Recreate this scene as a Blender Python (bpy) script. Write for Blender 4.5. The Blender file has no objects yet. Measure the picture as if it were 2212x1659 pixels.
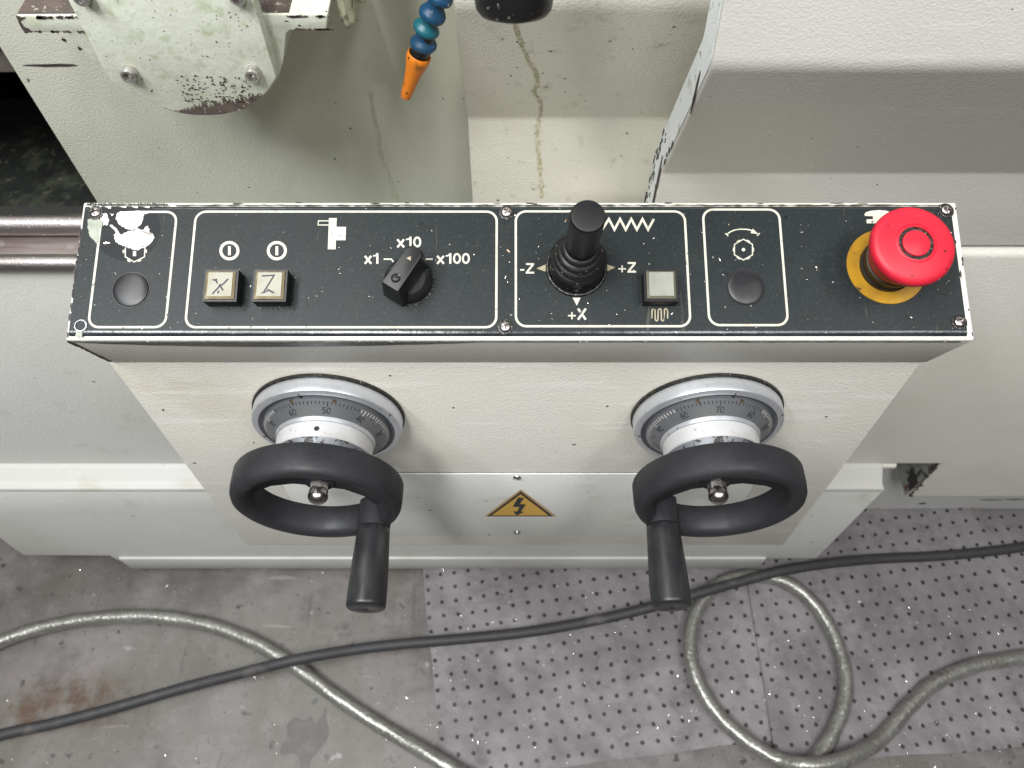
import bpy, bmesh, math, random
from mathutils import Vector, Matrix
random.seed(7)
S = bpy.context.scene
COL = S.collection
R = math.radians
# ------------------------------------------------------------------ camera
F, CX, CY, HC = 1662.0, 1106.0, 829.5, 1.35      # focal length and centre in units of a 2212 px wide picture, camera height
PITCH = R(58)
FW = Vector((0, math.cos(PITCH), -math.sin(PITCH))); UPV = Vector((0, math.sin(PITCH), math.cos(PITCH))); RT = Vector((1, 0, 0))
CAM = Vector((0, 0, HC))
cd = bpy.data.cameras.new('camera'); cam = bpy.data.objects.new('camera', cd); COL.objects.link(cam)
cam.location = CAM; cam.rotation_euler = (R(90) - PITCH, 0, 0)
cd.sensor_width = 36; cd.lens = 36 * F / 2212; cd.clip_start = 0.02; cd.clip_end = 60
cd.dof.use_dof = True; cd.dof.focus_distance = 0.52; cd.dof.aperture_fstop = 13.0
S.camera = cam
S.render.resolution_x = 1024; S.render.resolution_y = 768
# ------------------------------------------------------------------ light: a workshop hall with ceiling tubes and an added fill
W = bpy.data.worlds.new('World'); S.world = W; W.use_nodes = True
W.node_tree.nodes['Background'].inputs[0].default_value = (0.93, 0.96, 1.0, 1)
W.node_tree.nodes['Background'].inputs[1].default_value = 0.05
def area(name, loc, sx, sy, power, col):
    l = bpy.data.lights.new(name, 'AREA'); l.shape = 'RECTANGLE'; l.size = sx; l.size_y = sy; l.energy = power; l.color = col
    o = bpy.data.objects.new(name, l); COL.objects.link(o); o.location = loc
    return o
for x, y, e, c in ((-1.45, -0.6, 66, (0.94, 0.975, 1.0)), (-0.6, -1.05, 74, (1.0, 0.99, 0.965)), (-1.0, 0.55, 28, (1.0, 0.985, 0.95)), (1.5, -0.5, 22, (1.0, 0.985, 0.955)), (0.75, -1.05, 34, (0.97, 0.985, 1.0))):  # last entry is an added fill from the right front, brightening the apron
    area('tube_or_fill', (x, y, 3.3), 0.35, 1.3, e, c)
S.view_settings.view_transform = 'Standard'; S.view_settings.look = 'None'
S.view_settings.exposure = -0.06; S.view_settings.gamma = 1.0; S.view_settings.use_curve_mapping = False
S.render.engine = 'CYCLES'
S.cycles.max_bounces = 6; S.cycles.diffuse_bounces = 4; S.cycles.glossy_bounces = 3; S.cycles.transmission_bounces = 1
# ------------------------------------------------------------------ measuring helpers (rays onto real planes)
def ray(x, y): return FW * F + RT * (x - CX) + UPV * (CY - y)
def hit(x, y, P, n):
    d = ray(x, y); return CAM + d * ((Vector(P) - CAM).dot(n) / d.dot(n))
def onY(x, y, Y): return hit(x, y, (0, Y, 0), Vector((0, 1, 0)))
def onZ(x, y, Z=0.0): return hit(x, y, (0, 0, Z), Vector((0, 0, 1)))
TILT = R(19.5)                                     # slope of the control panel
PU = Vector((1, 0, 0)); PV = Vector((0, math.cos(TILT), math.sin(TILT))); PN = Vector((0, -math.sin(TILT), math.cos(TILT)))
PO = CAM + ray(CX, 585) * (0.5 / F)
def pan(u, v, h=0.0): return PO + PU * u + PV * v + PN * h           # panel coordinates, metres
def uv(x, y, h=0.0):
    q = hit(x, y, PO + PN * h, PN) - PO; return (q.dot(PU), q.dot(PV))
PMAT = Matrix(((1, 0, 0, PO.x), (0, PV.y, PN.y, PO.y), (0, PV.z, PN.z, PO.z), (0, 0, 0, 1)))
# ------------------------------------------------------------------ materials
MATS = {}
def mat(name, base, rough=0.5, metal=0.0, layers=(), bumps=(), spec=0.5, rlayers=(), coat=0.0, trans=0.0):
    m = bpy.data.materials.new(name); m.use_nodes = True; nt = m.node_tree; N = nt.nodes; L = nt.links
    b = N['Principled BSDF']; b.inputs['Roughness'].default_value = rough; b.inputs['Metallic'].default_value = metal
    b.inputs['Specular IOR Level'].default_value = spec; b.inputs['Coat Weight'].default_value = coat
    tc = N.new('ShaderNodeTexCoord')
    def coords(st, off):
        mp = N.new('ShaderNodeMapping'); L.new(tc.outputs['Object'], mp.inputs[0]); mp.inputs['Scale'].default_value = st; mp.inputs['Location'].default_value = off
        return mp.outputs[0]
    def noise(d):
        n = N.new('ShaderNodeTexNoise'); n.inputs['Scale'].default_value = d['s']; n.inputs['Detail'].default_value = d.get('d', 3)
        n.inputs['Roughness'].default_value = d.get('r', 0.55); n.inputs['Distortion'].default_value = d.get('w', 0)
        L.new(coords(d.get('st', (1, 1, 1)), d.get('off', (0, 0, 0))), n.inputs['Vector'])
        mr = N.new('ShaderNodeMapRange'); mr.inputs[1].default_value = d['lo']; mr.inputs[2].default_value = d['hi']
        mr.inputs[3].default_value = 0; mr.inputs[4].default_value = d.get('a', 1.0)
        L.new(n.outputs['Fac'], mr.inputs[0]); out = mr.outputs[0]
        if 'spot' in d:                                # a stain with its own place: centre, radius, softness
            c, rad, soft = d['spot']
            sub = N.new('ShaderNodeVectorMath'); sub.operation = 'SUBTRACT'; L.new(tc.outputs['Object'], sub.inputs[0]); sub.inputs[1].default_value = c
            sc = N.new('ShaderNodeVectorMath'); sc.operation = 'MULTIPLY'; L.new(sub.outputs[0], sc.inputs[0]); sc.inputs[1].default_value = (1 / rad[0], 1 / rad[1], 1 / rad[2])
            ln = N.new('ShaderNodeVectorMath'); ln.operation = 'LENGTH'; L.new(sc.outputs[0], ln.inputs[0])
            m2 = N.new('ShaderNodeMapRange'); m2.inputs[1].default_value = 1; m2.inputs[2].default_value = 1 - soft; L.new(ln.outputs['Value'], m2.inputs[0])
            ad = N.new('ShaderNodeMath'); ad.operation = 'MULTIPLY'; L.new(out, ad.inputs[0]); L.new(m2.outputs[0], ad.inputs[1]); out = ad.outputs[0]
        return out
    col = N.new('ShaderNodeRGB'); col.outputs[0].default_value = (*base, 1); cur = col.outputs[0]
    for d in layers:
        mx = N.new('ShaderNodeMix'); mx.data_type = 'RGBA'; L.new(noise(d), mx.inputs[0]); L.new(cur, mx.inputs[6]); mx.inputs[7].default_value = (*d['c'], 1); cur = mx.outputs[2]
    L.new(cur, b.inputs['Base Color'])
    rc = None
    for d in rlayers:
        mx = N.new('ShaderNodeMix'); mx.data_type = 'FLOAT'; L.new(noise(d), mx.inputs[0]); mx.inputs[2].default_value = rough
        if rc: L.new(rc, mx.inputs[2])
        mx.inputs[3].default_value = d['v']; rc = mx.outputs[0]
    if rc: L.new(rc, b.inputs['Roughness'])
    prev = None
    for d in bumps:
        n = N.new('ShaderNodeTexNoise'); n.inputs['Scale'].default_value = d[0]; n.inputs['Detail'].default_value = 2
        L.new(coords(d[3] if len(d) > 3 else (1, 1, 1), (0, 0, 0)), n.inputs['Vector'])
        bp = N.new('ShaderNodeBump'); bp.inputs['Strength'].default_value = d[1]; bp.inputs['Distance'].default_value = d[2]
        L.new(n.outputs['Fac'], bp.inputs['Height'])
        if prev: L.new(prev, bp.inputs['Normal'])
        prev = bp.outputs[0]
    if prev: L.new(prev, b.inputs['Normal'])
    MATS[name] = m; return m
PEEL = ((620, 0.5, 0.0011, (0.75, 1, 1)), (1300, 0.3, 0.0006))
def speck(c=(0.06, 0.06, 0.05), s=150, lo=0.80, hi=0.815, off=(0, 0, 0)): return dict(s=s, lo=lo, hi=hi, c=c, d=1, off=off)
CREAM = (0.705, 0.69, 0.635)
mat('paint', CREAM, 0.42, layers=(dict(s=3, lo=0.35, hi=0.7, c=(0.68, 0.66, 0.59)), dict(s=14, lo=0.5, hi=0.8, c=(0.58, 0.54, 0.44), a=0.35), speck(), dict(s=420, lo=0.3, hi=0.7, c=(0.62, 0.61, 0.56), a=0.4)), bumps=PEEL, rlayers=(dict(s=9, lo=0.3, hi=0.7, v=0.55),))
mat('paint_cover_dimmed', (0.60, 0.588, 0.552), 0.42, layers=(dict(s=3, lo=0.35, hi=0.7, c=(0.57, 0.555, 0.515)), dict(s=8, lo=0.5, hi=0.75, c=(0.52, 0.50, 0.45), a=0.4, d=6), speck(), dict(s=26, lo=0.62, hi=0.68, c=(0.66, 0.65, 0.62), st=(0.3, 1, 2), a=0.3, d=2)), bumps=((620, 0.4, 0.0009, (0.75, 1, 1)),), rlayers=(dict(s=10, lo=0.35, hi=0.65, v=0.30),))  # machine paint darkened to hold down strong lamp light on the right cover
OC = Vector((0.004, 0.39, 0.52))
mat('paint_apron', CREAM, 0.42, layers=(dict(s=3, lo=0.35, hi=0.7, c=(0.68, 0.66, 0.59)), dict(s=9, lo=0.45, hi=0.75, c=(0.60, 0.57, 0.47), a=0.5, d=6), speck(), dict(s=420, lo=0.3, hi=0.7, c=(0.62, 0.61, 0.56), a=0.4),
    dict(s=16, lo=0.30, hi=0.62, c=(0.44, 0.39, 0.27), spot=(Vector((-0.1445, 0.3, 0.82)) - OC, (0.078, 1, 0.078), 0.45), d=6, r=0.65, a=0.55), dict(s=16, lo=0.30, hi=0.62, c=(0.46, 0.41, 0.30), spot=(Vector((0.1535, 0.3, 0.82)) - OC, (0.076, 1, 0.076), 0.45), d=6, r=0.65, a=0.5),
    dict(s=22, lo=0.40, hi=0.65, c=(0.50, 0.44, 0.31), spot=(Vector((-0.25, 0.3, 0.86)) - OC, (0.10, 1, 0.06), 0.9), d=6, a=0.5), dict(s=30, lo=0.60, hi=0.66, c=(0.80, 0.79, 0.76), st=(0.25, 1, 3), a=0.35, d=2)), bumps=PEEL, rlayers=(dict(s=14, lo=0.35, hi=0.65, v=0.30),))
mat('paint_cool', (0.69, 0.70, 0.675), 0.42, layers=(dict(s=4, lo=0.35, hi=0.7, c=(0.65, 0.65, 0.605)), speck(s=110, lo=0.785, hi=0.80), dict(s=30, lo=0.62, hi=0.8, c=(0.40, 0.38, 0.31), a=0.4)), bumps=PEEL, rlayers=(dict(s=9, lo=0.3, hi=0.7, v=0.55),))
mat('paint_side_lit', (0.74, 0.77, 0.78), 0.45, layers=(dict(s=60, lo=0.62, hi=0.72, c=(0.30, 0.31, 0.24), a=0.6), dict(s=150, lo=0.66, hi=0.7, c=(0.10, 0.11, 0.07), a=0.8)), bumps=PEEL[:1])  # light on the cover's left-facing side edge put into a whiter colour
mat('paint_ledge_dimmed', (0.528, 0.5324, 0.5104), 0.5, layers=(dict(s=6, lo=0.35, hi=0.7, c=(0.4928, 0.4884, 0.4576)), dict(s=25, lo=0.55, hi=0.75, c=(0.396, 0.352, 0.2728), st=(0.5, 1, 1), a=0.6, d=6), speck(s=80, lo=0.76, hi=0.78, c=(0.264, 0.2376, 0.1936))), bumps=PEEL[:1])  # cabinet paint darkened on ledge and flange to offset light from above
mat('paint_low', (0.73, 0.745, 0.72), 0.5, layers=(dict(s=5, lo=0.35, hi=0.7, c=(0.68, 0.68, 0.63)), speck(s=60, lo=0.76, hi=0.79, c=(0.30, 0.28, 0.24)), dict(s=20, lo=0.6, hi=0.85, c=(0.42, 0.38, 0.30), a=0.5, st=(1, 1, 0.4))), bumps=PEEL[:1])
mat('paint_dirty', (0.78, 0.76, 0.66), 0.38, layers=(dict(s=7, lo=0.4, hi=0.75, c=(0.70, 0.685, 0.58)), dict(s=60, lo=0.6, hi=0.8, c=(0.34, 0.35, 0.26), a=0.6), speck(s=120, lo=0.765, hi=0.785, c=(0.05, 0.07, 0.05)), speck(s=210, lo=0.775, hi=0.79, c=(0.10, 0.13, 0.07))), bumps=PEEL)
mat('splash_paint', (0.667, 0.6727, 0.5692), 0.33, layers=(dict(s=6, lo=0.4, hi=0.75, c=(0.575, 0.5922, 0.483)), dict(s=22, lo=0.55, hi=0.85, c=(0.46, 0.4945, 0.3565), a=0.5, st=(1, 1, 0.5)), speck(s=100, lo=0.765, hi=0.785, c=(0.069, 0.1035, 0.0575)), speck(s=180, lo=0.77, hi=0.79, c=(0.115, 0.161, 0.0805)), dict(s=380, lo=0.35, hi=0.7, c=(0.575, 0.5865, 0.4945), a=0.35)), bumps=PEEL)
mat('cast_paint', (0.64, 0.665, 0.565), 0.45, layers=(dict(s=24, lo=0.45, hi=0.7, c=(0.57, 0.585, 0.50)), dict(s=90, lo=0.55, hi=0.75, c=(0.38, 0.43, 0.26), a=0.75), dict(s=11, lo=0.5, hi=0.7, c=(0.52, 0.55, 0.40), a=0.7, d=6), speck(s=260, lo=0.755, hi=0.775, c=(0.06, 0.07, 0.045)), speck(s=420, lo=0.70, hi=0.76, c=(0.22, 0.22, 0.14))), bumps=((260, 0.3, 0.001),))
mat('grime_paint', (0.50, 0.51, 0.36), 0.5, layers=(dict(s=40, lo=0.42, hi=0.6, c=(0.10, 0.11, 0.055)), dict(s=130, lo=0.5, hi=0.62, c=(0.03, 0.035, 0.02), a=0.8)), bumps=((300, 0.4, 0.001),))
mat('bare_iron', (0.10, 0.075, 0.072), 0.5, 0.3, layers=(dict(s=70, lo=0.4, hi=0.7, c=(0.15, 0.115, 0.10)), speck(s=300, lo=0.64, hi=0.7, c=(0.4, 0.38, 0.33))), bumps=((300, 0.2, 0.0005),))
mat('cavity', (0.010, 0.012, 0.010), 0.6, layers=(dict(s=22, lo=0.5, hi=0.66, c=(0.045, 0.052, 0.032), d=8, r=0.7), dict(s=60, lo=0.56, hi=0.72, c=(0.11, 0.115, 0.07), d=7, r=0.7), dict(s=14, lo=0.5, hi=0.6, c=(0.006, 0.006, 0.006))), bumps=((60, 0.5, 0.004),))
mat('bare_grease', (0.20, 0.18, 0.155), 0.45, layers=(dict(s=18, lo=0.4, hi=0.7, c=(0.11, 0.095, 0.08)),))
mat('peeling', (0.27, 0.285, 0.255), 0.5, layers=(dict(s=24, lo=0.50, hi=0.54, c=(0.035, 0.030, 0.028), d=5), dict(s=60, lo=0.6, hi=0.64, c=(0.16, 0.08, 0.05), d=4)))
mat('coolant_old', (0.47, 0.485, 0.36), 0.4, layers=(dict(s=120, lo=0.45, hi=0.65, c=(0.56, 0.565, 0.47)), dict(s=40, lo=0.6, hi=0.7, c=(0.25, 0.29, 0.16))))
mat('black_gap', (0.012, 0.012, 0.012), 0.7)
mat('face_plate', (0.01518, 0.01978, 0.02116), 0.42, spec=0.22, layers=(dict(s=16, lo=0.4, hi=0.75, c=(0.01748, 0.02208, 0.023)), dict(s=40, lo=0.55, hi=0.8, c=(0.0276, 0.03036, 0.02944), a=0.5), dict(s=520, lo=0.55, hi=0.75, c=(0.0414, 0.04784, 0.04784), a=0.7), speck(s=240, lo=0.745, hi=0.76, c=(0.0092, 0.01104, 0.01196)), speck(s=380, lo=0.785, hi=0.80, c=(0.414, 0.414, 0.3864)), dict(s=260, lo=0.70, hi=0.76, c=(0.1472, 0.138, 0.1012), st=(1, 0.06, 0.06), a=0.5)), bumps=((700, 0.12, 0.0004),), rlayers=(dict(s=20, lo=0.3, hi=0.7, v=0.46),))
mat('plate_edge', (0.014, 0.018, 0.021), 0.24, layers=(dict(s=30, lo=0.45, hi=0.7, c=(0.03, 0.036, 0.04)), speck(s=300, lo=0.74, hi=0.77, c=(0.3, 0.3, 0.28))), bumps=((90, 0.15, 0.002), (500, 0.15, 0.0005)), spec=0.7)
mat('print', (0.56, 0.545, 0.465), 0.5, layers=(dict(s=120, lo=0.5, hi=0.75, c=(0.42, 0.40, 0.32)), speck(s=260, lo=0.72, hi=0.75, c=(0.12, 0.12, 0.1))))
mat('print_dirty', (0.40, 0.36, 0.25), 0.5, layers=(dict(s=200, lo=0.5, hi=0.7, c=(0.30, 0.22, 0.11)),))
mat('white_print', (0.70, 0.68, 0.655), 0.7, layers=(dict(s=90, lo=0.5, hi=0.7, c=(0.58, 0.55, 0.50)), dict(s=260, lo=0.58, hi=0.72, c=(0.56, 0.44, 0.38)), speck(s=300, lo=0.74, hi=0.76, c=(0.1, 0.1, 0.1))))
mat('glue_film', (0.009, 0.011, 0.013), 0.5, spec=0.22, layers=(dict(s=60, lo=0.5, hi=0.75, c=(0.028, 0.032, 0.033)),))
mat('residue', (0.34, 0.36, 0.30), 0.5, layers=(dict(s=100, lo=0.4, hi=0.7, c=(0.22, 0.25, 0.2)),))
mat('grime_black', (0.012, 0.012, 0.011), 0.35, layers=(dict(s=300, lo=0.55, hi=0.7, c=(0.05, 0.045, 0.03)), speck(s=420, lo=0.70, hi=0.74, c=(0.35, 0.32, 0.26))), bumps=((500, 0.6, 0.001),))
mat('grime_green', (0.045, 0.050, 0.015), 0.6, layers=(dict(s=220, lo=0.45, hi=0.6, c=(0.014, 0.013, 0.010)),), bumps=((500, 0.6, 0.001),))
mat('chip_cream', (0.80, 0.77, 0.62), 0.5, layers=(dict(s=200, lo=0.55, hi=0.7, c=(0.52, 0.48, 0.35)),), bumps=((500, 0.3, 0.0008),))
mat('chip_dark', (0.045, 0.035, 0.035), 0.6)
mat('rust', (0.20, 0.085, 0.03), 0.8)
BP = ((900, 0.10, 0.0004),)
mat('black_plastic', (0.006, 0.006, 0.007), 0.42, layers=(speck(s=520, lo=0.76, hi=0.80, c=(0.10, 0.095, 0.085)),), bumps=BP)
mat('black_gloss', (0.010, 0.010, 0.011), 0.22, layers=(speck(s=420, lo=0.70, hi=0.74, c=(0.30, 0.28, 0.23)),))
mat('plug_black', (0.008, 0.008, 0.010), 0.38, layers=(speck(s=400, lo=0.78, hi=0.80, c=(0.2, 0.2, 0.18)), dict(s=90, lo=0.4, hi=0.7, c=(0.020, 0.019, 0.022))))
mat('wheel_black', (0.018, 0.0186, 0.0216), 0.68, spec=0.32, layers=(dict(s=700, lo=0.55, hi=0.8, c=(0.042, 0.042, 0.0444), a=0.8), speck(s=560, lo=0.78, hi=0.81, c=(0.108, 0.102, 0.096)), dict(s=60, lo=0.4, hi=0.8, c=(0.0252, 0.0252, 0.0288))), bumps=((1400, 0.22, 0.0005),), rlayers=(dict(s=28, lo=0.45, hi=0.65, v=0.42, d=6),))
mat('handle_black', (0.016, 0.0165, 0.018), 0.34, layers=(speck(s=520, lo=0.78, hi=0.81, c=(0.09, 0.085, 0.08)), dict(s=120, lo=0.55, hi=0.8, c=(0.045, 0.045, 0.042), st=(1, 0.25, 1))), bumps=BP, rlayers=(dict(s=70, lo=0.4, hi=0.7, v=0.5),))
mat('rubber', (0.010, 0.010, 0.010), 0.34, layers=(speck(s=400, lo=0.70, hi=0.75, c=(0.22, 0.20, 0.17)),), bumps=((500, 0.2, 0.0006),))
mat('aluminium', (0.66, 0.68, 0.72), 0.42, 0.75, layers=(dict(s=120, lo=0.55, hi=0.8, c=(0.5, 0.5, 0.5), a=0.6), speck(s=240, lo=0.73, hi=0.76, c=(0.12, 0.11, 0.07))))
mat('aluminium_bright', (0.64, 0.64, 0.645), 0.5, 0.35, layers=(speck(s=200, lo=0.71, hi=0.75, c=(0.30, 0.26, 0.16)), dict(s=30, lo=0.55, hi=0.8, c=(0.50, 0.48, 0.44))))
mat('dial_grey', (0.215, 0.225, 0.245), 0.38, 0.6, layers=(dict(s=50, lo=0.5, hi=0.8, c=(0.26, 0.26, 0.24)), speck(s=170, lo=0.69, hi=0.72, c=(0.13, 0.10, 0.05))))
mat('groove_grey', (0.16, 0.17, 0.19), 0.45, 0.6)
mat('flange_grey', (0.22, 0.23, 0.25), 0.5, 0.4, layers=(dict(s=120, lo=0.56, hi=0.6, c=(0.03, 0.028, 0.022), st=(1, 1, 2)),))
mat('engraved', (0.015, 0.015, 0.018), 0.6)
mat('engraved_light', (0.70, 0.68, 0.60), 0.6)
mat('chrome', (0.62, 0.62, 0.62), 0.14, 1.0)
mat('screw_steel', (0.50, 0.46, 0.45), 0.28, 1.0, layers=(dict(s=500, lo=0.5, hi=0.7, c=(0.26, 0.21, 0.19)),))
mat('old_steel', (0.55, 0.53, 0.51), 0.36, 0.8, layers=(dict(s=240, lo=0.5, hi=0.7, c=(0.16, 0.12, 0.11)),), bumps=((300, 0.2, 0.0006),))
mat('rail_steel', (0.34, 0.315, 0.305), 0.46, 1.0, layers=(dict(s=120, lo=0.5, hi=0.75, c=(0.26, 0.22, 0.21), st=(0.2, 1, 1)), speck(s=260, lo=0.68, hi=0.74, c=(0.7, 0.68, 0.64))), bumps=((420, 0.35, 0.0008),))
mat('way_brown', (0.21, 0.175, 0.165), 0.42, 0.5, layers=(dict(s=90, lo=0.45, hi=0.7, c=(0.12, 0.09, 0.085), st=(0.12, 1, 1)), dict(s=60, lo=0.6, hi=0.8, c=(0.36, 0.33, 0.30), a=0.6)), bumps=((260, 0.3, 0.0006, (0.15, 1, 1)),))
mat('red_plastic', (0.56, 0.016, 0.036), 0.44, layers=(dict(s=70, lo=0.55, hi=0.85, c=(0.36, 0.010, 0.022)), speck(s=260, lo=0.74, hi=0.77, c=(0.12, 0.01, 0.012)), speck(s=170, lo=0.76, hi=0.78, c=(0.20, 0.02, 0.02), off=(3, 1, 0))), bumps=((900, 0.08, 0.0003),), spec=0.35)
mat('yellow_ring', (0.43, 0.225, 0.008), 0.5, layers=(dict(s=60, lo=0.42, hi=0.7, c=(0.24, 0.12, 0.010), d=5), speck(s=220, lo=0.68, hi=0.72, c=(0.08, 0.05, 0.015))))
mat('blue_plastic', (0.010, 0.060, 0.135), 0.40, layers=(dict(s=160, lo=0.55, hi=0.75, c=(0.02, 0.05, 0.075)), speck(s=260, lo=0.70, hi=0.73, c=(0.25, 0.24, 0.18))))
mat('teal_plastic', (0.010, 0.115, 0.150), 0.40, layers=(dict(s=160, lo=0.55, hi=0.75, c=(0.02, 0.07, 0.085)),))
mat('orange_plastic', (0.72, 0.20, 0.012), 0.42, layers=(dict(s=120, lo=0.58, hi=0.7, c=(0.24, 0.09, 0.015)), speck(s=260, lo=0.69, hi=0.71, c=(0.05, 0.03, 0.015))))
mat('cap_cream', (0.37, 0.362, 0.30), 0.6, spec=0.25, layers=(dict(s=120, lo=0.45, hi=0.75, c=(0.31, 0.297, 0.225)),))
mat('cap_grey', (0.29, 0.30, 0.265), 0.55, spec=0.25, layers=(dict(s=150, lo=0.45, hi=0.75, c=(0.24, 0.245, 0.205)),))
mat('cap_amber', (0.17, 0.13, 0.065), 0.35, layers=(dict(s=150, lo=0.45, hi=0.75, c=(0.30, 0.27, 0.17)),))
mat('cap_smoke', (0.10, 0.095, 0.06), 0.35)
mat('pen_ink', (0.035, 0.035, 0.05), 0.6)
mat('sign_yellow', (0.60, 0.36, 0.055), 0.45)
mat('sign_edge', (0.46, 0.31, 0.14), 0.5)
mat('sign_black', (0.012, 0.013, 0.018), 0.45)
mat('cable_black', (0.032, 0.032, 0.035), 0.6, layers=(dict(s=60, lo=0.55, hi=0.75, c=(0.055, 0.052, 0.05)), dict(s=7, lo=0.64, hi=0.72, c=(0.12, 0.105, 0.10))))
mat('swarf', (0.80, 0.78, 0.74), 0.25, 0.9)
mat('oil_stain', (0.060, 0.053, 0.053), 0.42, layers=(dict(s=60, lo=0.45, hi=0.7, c=(0.085, 0.075, 0.072)),))
mat('swarf_bright', (0.92, 0.92, 0.90), 0.2, 0.75)
mat('swarf_brown', (0.42, 0.27, 0.16), 0.4, 0.6)
def hose_material():
    m = mat('braided_hose', (0.26, 0.255, 0.235), 0.36, 0.55, layers=(dict(s=30, lo=0.4, hi=0.75, c=(0.18, 0.175, 0.155)), dict(s=150, lo=0.5, hi=0.7, c=(0.40, 0.40, 0.37), a=0.6)), bumps=((160, 0.35, 0.003),), coat=0.5, spec=0.6)
hose_material()
# floor: worn resin floor with stains
st1, st2, st3, pud = onZ(70, 1535), onZ(190, 1515), onZ(215, 1500), onZ(660, 1605)
mat('floor', (0.1295, 0.1154, 0.111), 0.5, layers=(dict(s=4.5, lo=0.40, hi=0.58, c=(0.1739, 0.1591, 0.1539), d=8, r=0.65), dict(s=8, lo=0.46, hi=0.60, c=(0.0814, 0.07252, 0.0666), d=8, r=0.7, a=0.8), dict(s=2.6, lo=0.48, hi=0.62, c=(0.0999, 0.0962, 0.07992), a=0.75, d=6), dict(s=22, lo=0.52, hi=0.72, c=(0.1924, 0.1798, 0.1739), d=7, r=0.7, a=0.5),
    dict(s=45, lo=0.64, hi=0.72, c=(0.037, 0.03478, 0.03182), d=3), dict(s=120, lo=0.66, hi=0.71, c=(0.0444, 0.0407, 0.037), a=0.8, d=2), dict(s=30, lo=0.70, hi=0.74, c=(0.3108, 0.3034, 0.296), a=0.6, d=2), dict(s=12, lo=0.66, hi=0.70, c=(0.074, 0.0666, 0.0629), st=(5, 0.35, 1), a=0.6, d=3), dict(s=14, lo=0.68, hi=0.71, c=(0.2664, 0.2516, 0.2442), st=(0.4, 5, 1), a=0.5, d=3),
    dict(s=30, lo=0.36, hi=0.58, c=(0.0777, 0.04292, 0.0222), spot=(st1, (0.062, 0.055, 1), 0.8), d=6, r=0.65), dict(s=30, lo=0.38, hi=0.60, c=(0.0703, 0.0407, 0.02368), spot=(st2, (0.12, 0.06, 1), 0.8), d=6, r=0.65),
    dict(s=12, lo=0.35, hi=0.60, c=(0.0629, 0.05698, 0.05032), spot=(onZ(330, 1250), (0.20, 0.10, 1), 0.9), d=7, r=0.7, a=0.9), dict(s=14, lo=0.35, hi=0.60, c=(0.074, 0.0666, 0.0592), spot=(onZ(60, 1310), (0.16, 0.14, 1), 0.9), d=7, r=0.7, a=0.8), dict(s=60, lo=0.40, hi=0.55, c=(0.037, 0.0333, 0.0333), spot=(onZ(745, 1362), (0.022, 0.018, 1), 0.9), d=3)),
    bumps=((30, 0.12, 0.004), (180, 0.15, 0.001)), rlayers=(dict(s=7, lo=0.3, hi=0.7, v=0.36),))
# perforated absorbent mat: soft felt with a grid of dark dimples
def mat_felt():
    m = mat('felt', (0.1479, 0.1345, 0.1408), 0.55, layers=(dict(s=5, lo=0.42, hi=0.58, c=(0.2107, 0.1946, 0.2008), d=8, r=0.65), dict(s=16, lo=0.50, hi=0.72, c=(0.08785, 0.07889, 0.08247), d=8, r=0.7, a=0.8), dict(s=30, lo=0.55, hi=0.75, c=(0.251, 0.2349, 0.2421), d=6, a=0.45), dict(s=50, lo=0.6, hi=0.8, c=(0.08964, 0.08068, 0.08068), d=5, a=0.7), dict(s=3.2, lo=0.58, hi=0.75, c=(0.1345, 0.1166, 0.121), a=0.7), dict(s=160, lo=0.66, hi=0.72, c=(0.08964, 0.08068, 0.08068), a=0.7)),
        bumps=((11, 0.5, 0.03), (40, 0.25, 0.006), (300, 0.3, 0.001)))
    nt = m.node_tree; N = nt.nodes; L = nt.links; b = N['Principled BSDF']
    tc = N.new('ShaderNodeTexCoord'); mp = N.new('ShaderNodeMapping'); L.new(tc.outputs['Object'], mp.inputs[0])
    mp.inputs['Rotation'].default_value = (0, 0, R(-8)); mp.inputs['Scale'].default_value = (1 / 0.0245, 1 / 0.0245, 1)
    ns = N.new('ShaderNodeTexNoise'); ns.inputs['Scale'].default_value = 7; L.new(tc.outputs['Object'], ns.inputs['Vector'])
    wob = N.new('ShaderNodeVectorMath'); wob.operation = 'MULTIPLY_ADD'; L.new(ns.outputs['Color'], wob.inputs[0]); wob.inputs[1].default_value = (0.8, 0.8, 0); L.new(mp.outputs[0], wob.inputs[2])
    fr = N.new('ShaderNodeVectorMath'); fr.operation = 'FRACTION'; L.new(wob.outputs[0], fr.inputs[0])
    sb = N.new('ShaderNodeVectorMath'); sb.operation = 'SUBTRACT'; L.new(fr.outputs[0], sb.inputs[0]); sb.inputs[1].default_value = (0.5, 0.5, 0)
    sp = N.new('ShaderNodeVectorMath'); sp.operation = 'MULTIPLY'; L.new(sb.outputs[0], sp.inputs[0]); sp.inputs[1].default_value = (1, 1, 0)
    ln = N.new('ShaderNodeVectorMath'); ln.operation = 'LENGTH'; L.new(sp.outputs[0], ln.inputs[0])
    mr = N.new('ShaderNodeMapRange'); mr.inputs[1].default_value = 0.175; mr.inputs[2].default_value = 0.10; L.new(ln.outputs['Value'], mr.inputs[0])
    mx = N.new('ShaderNodeMix'); mx.data_type = 'RGBA'; L.new(mr.outputs[0], mx.inputs[0])
    src = b.inputs['Base Color'].links[0].from_socket; L.new(src, mx.inputs[6]); mx.inputs[7].default_value = (0.012, 0.012, 0.013, 1); L.new(mx.outputs[2], b.inputs['Base Color'])
mat_felt()
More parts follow.
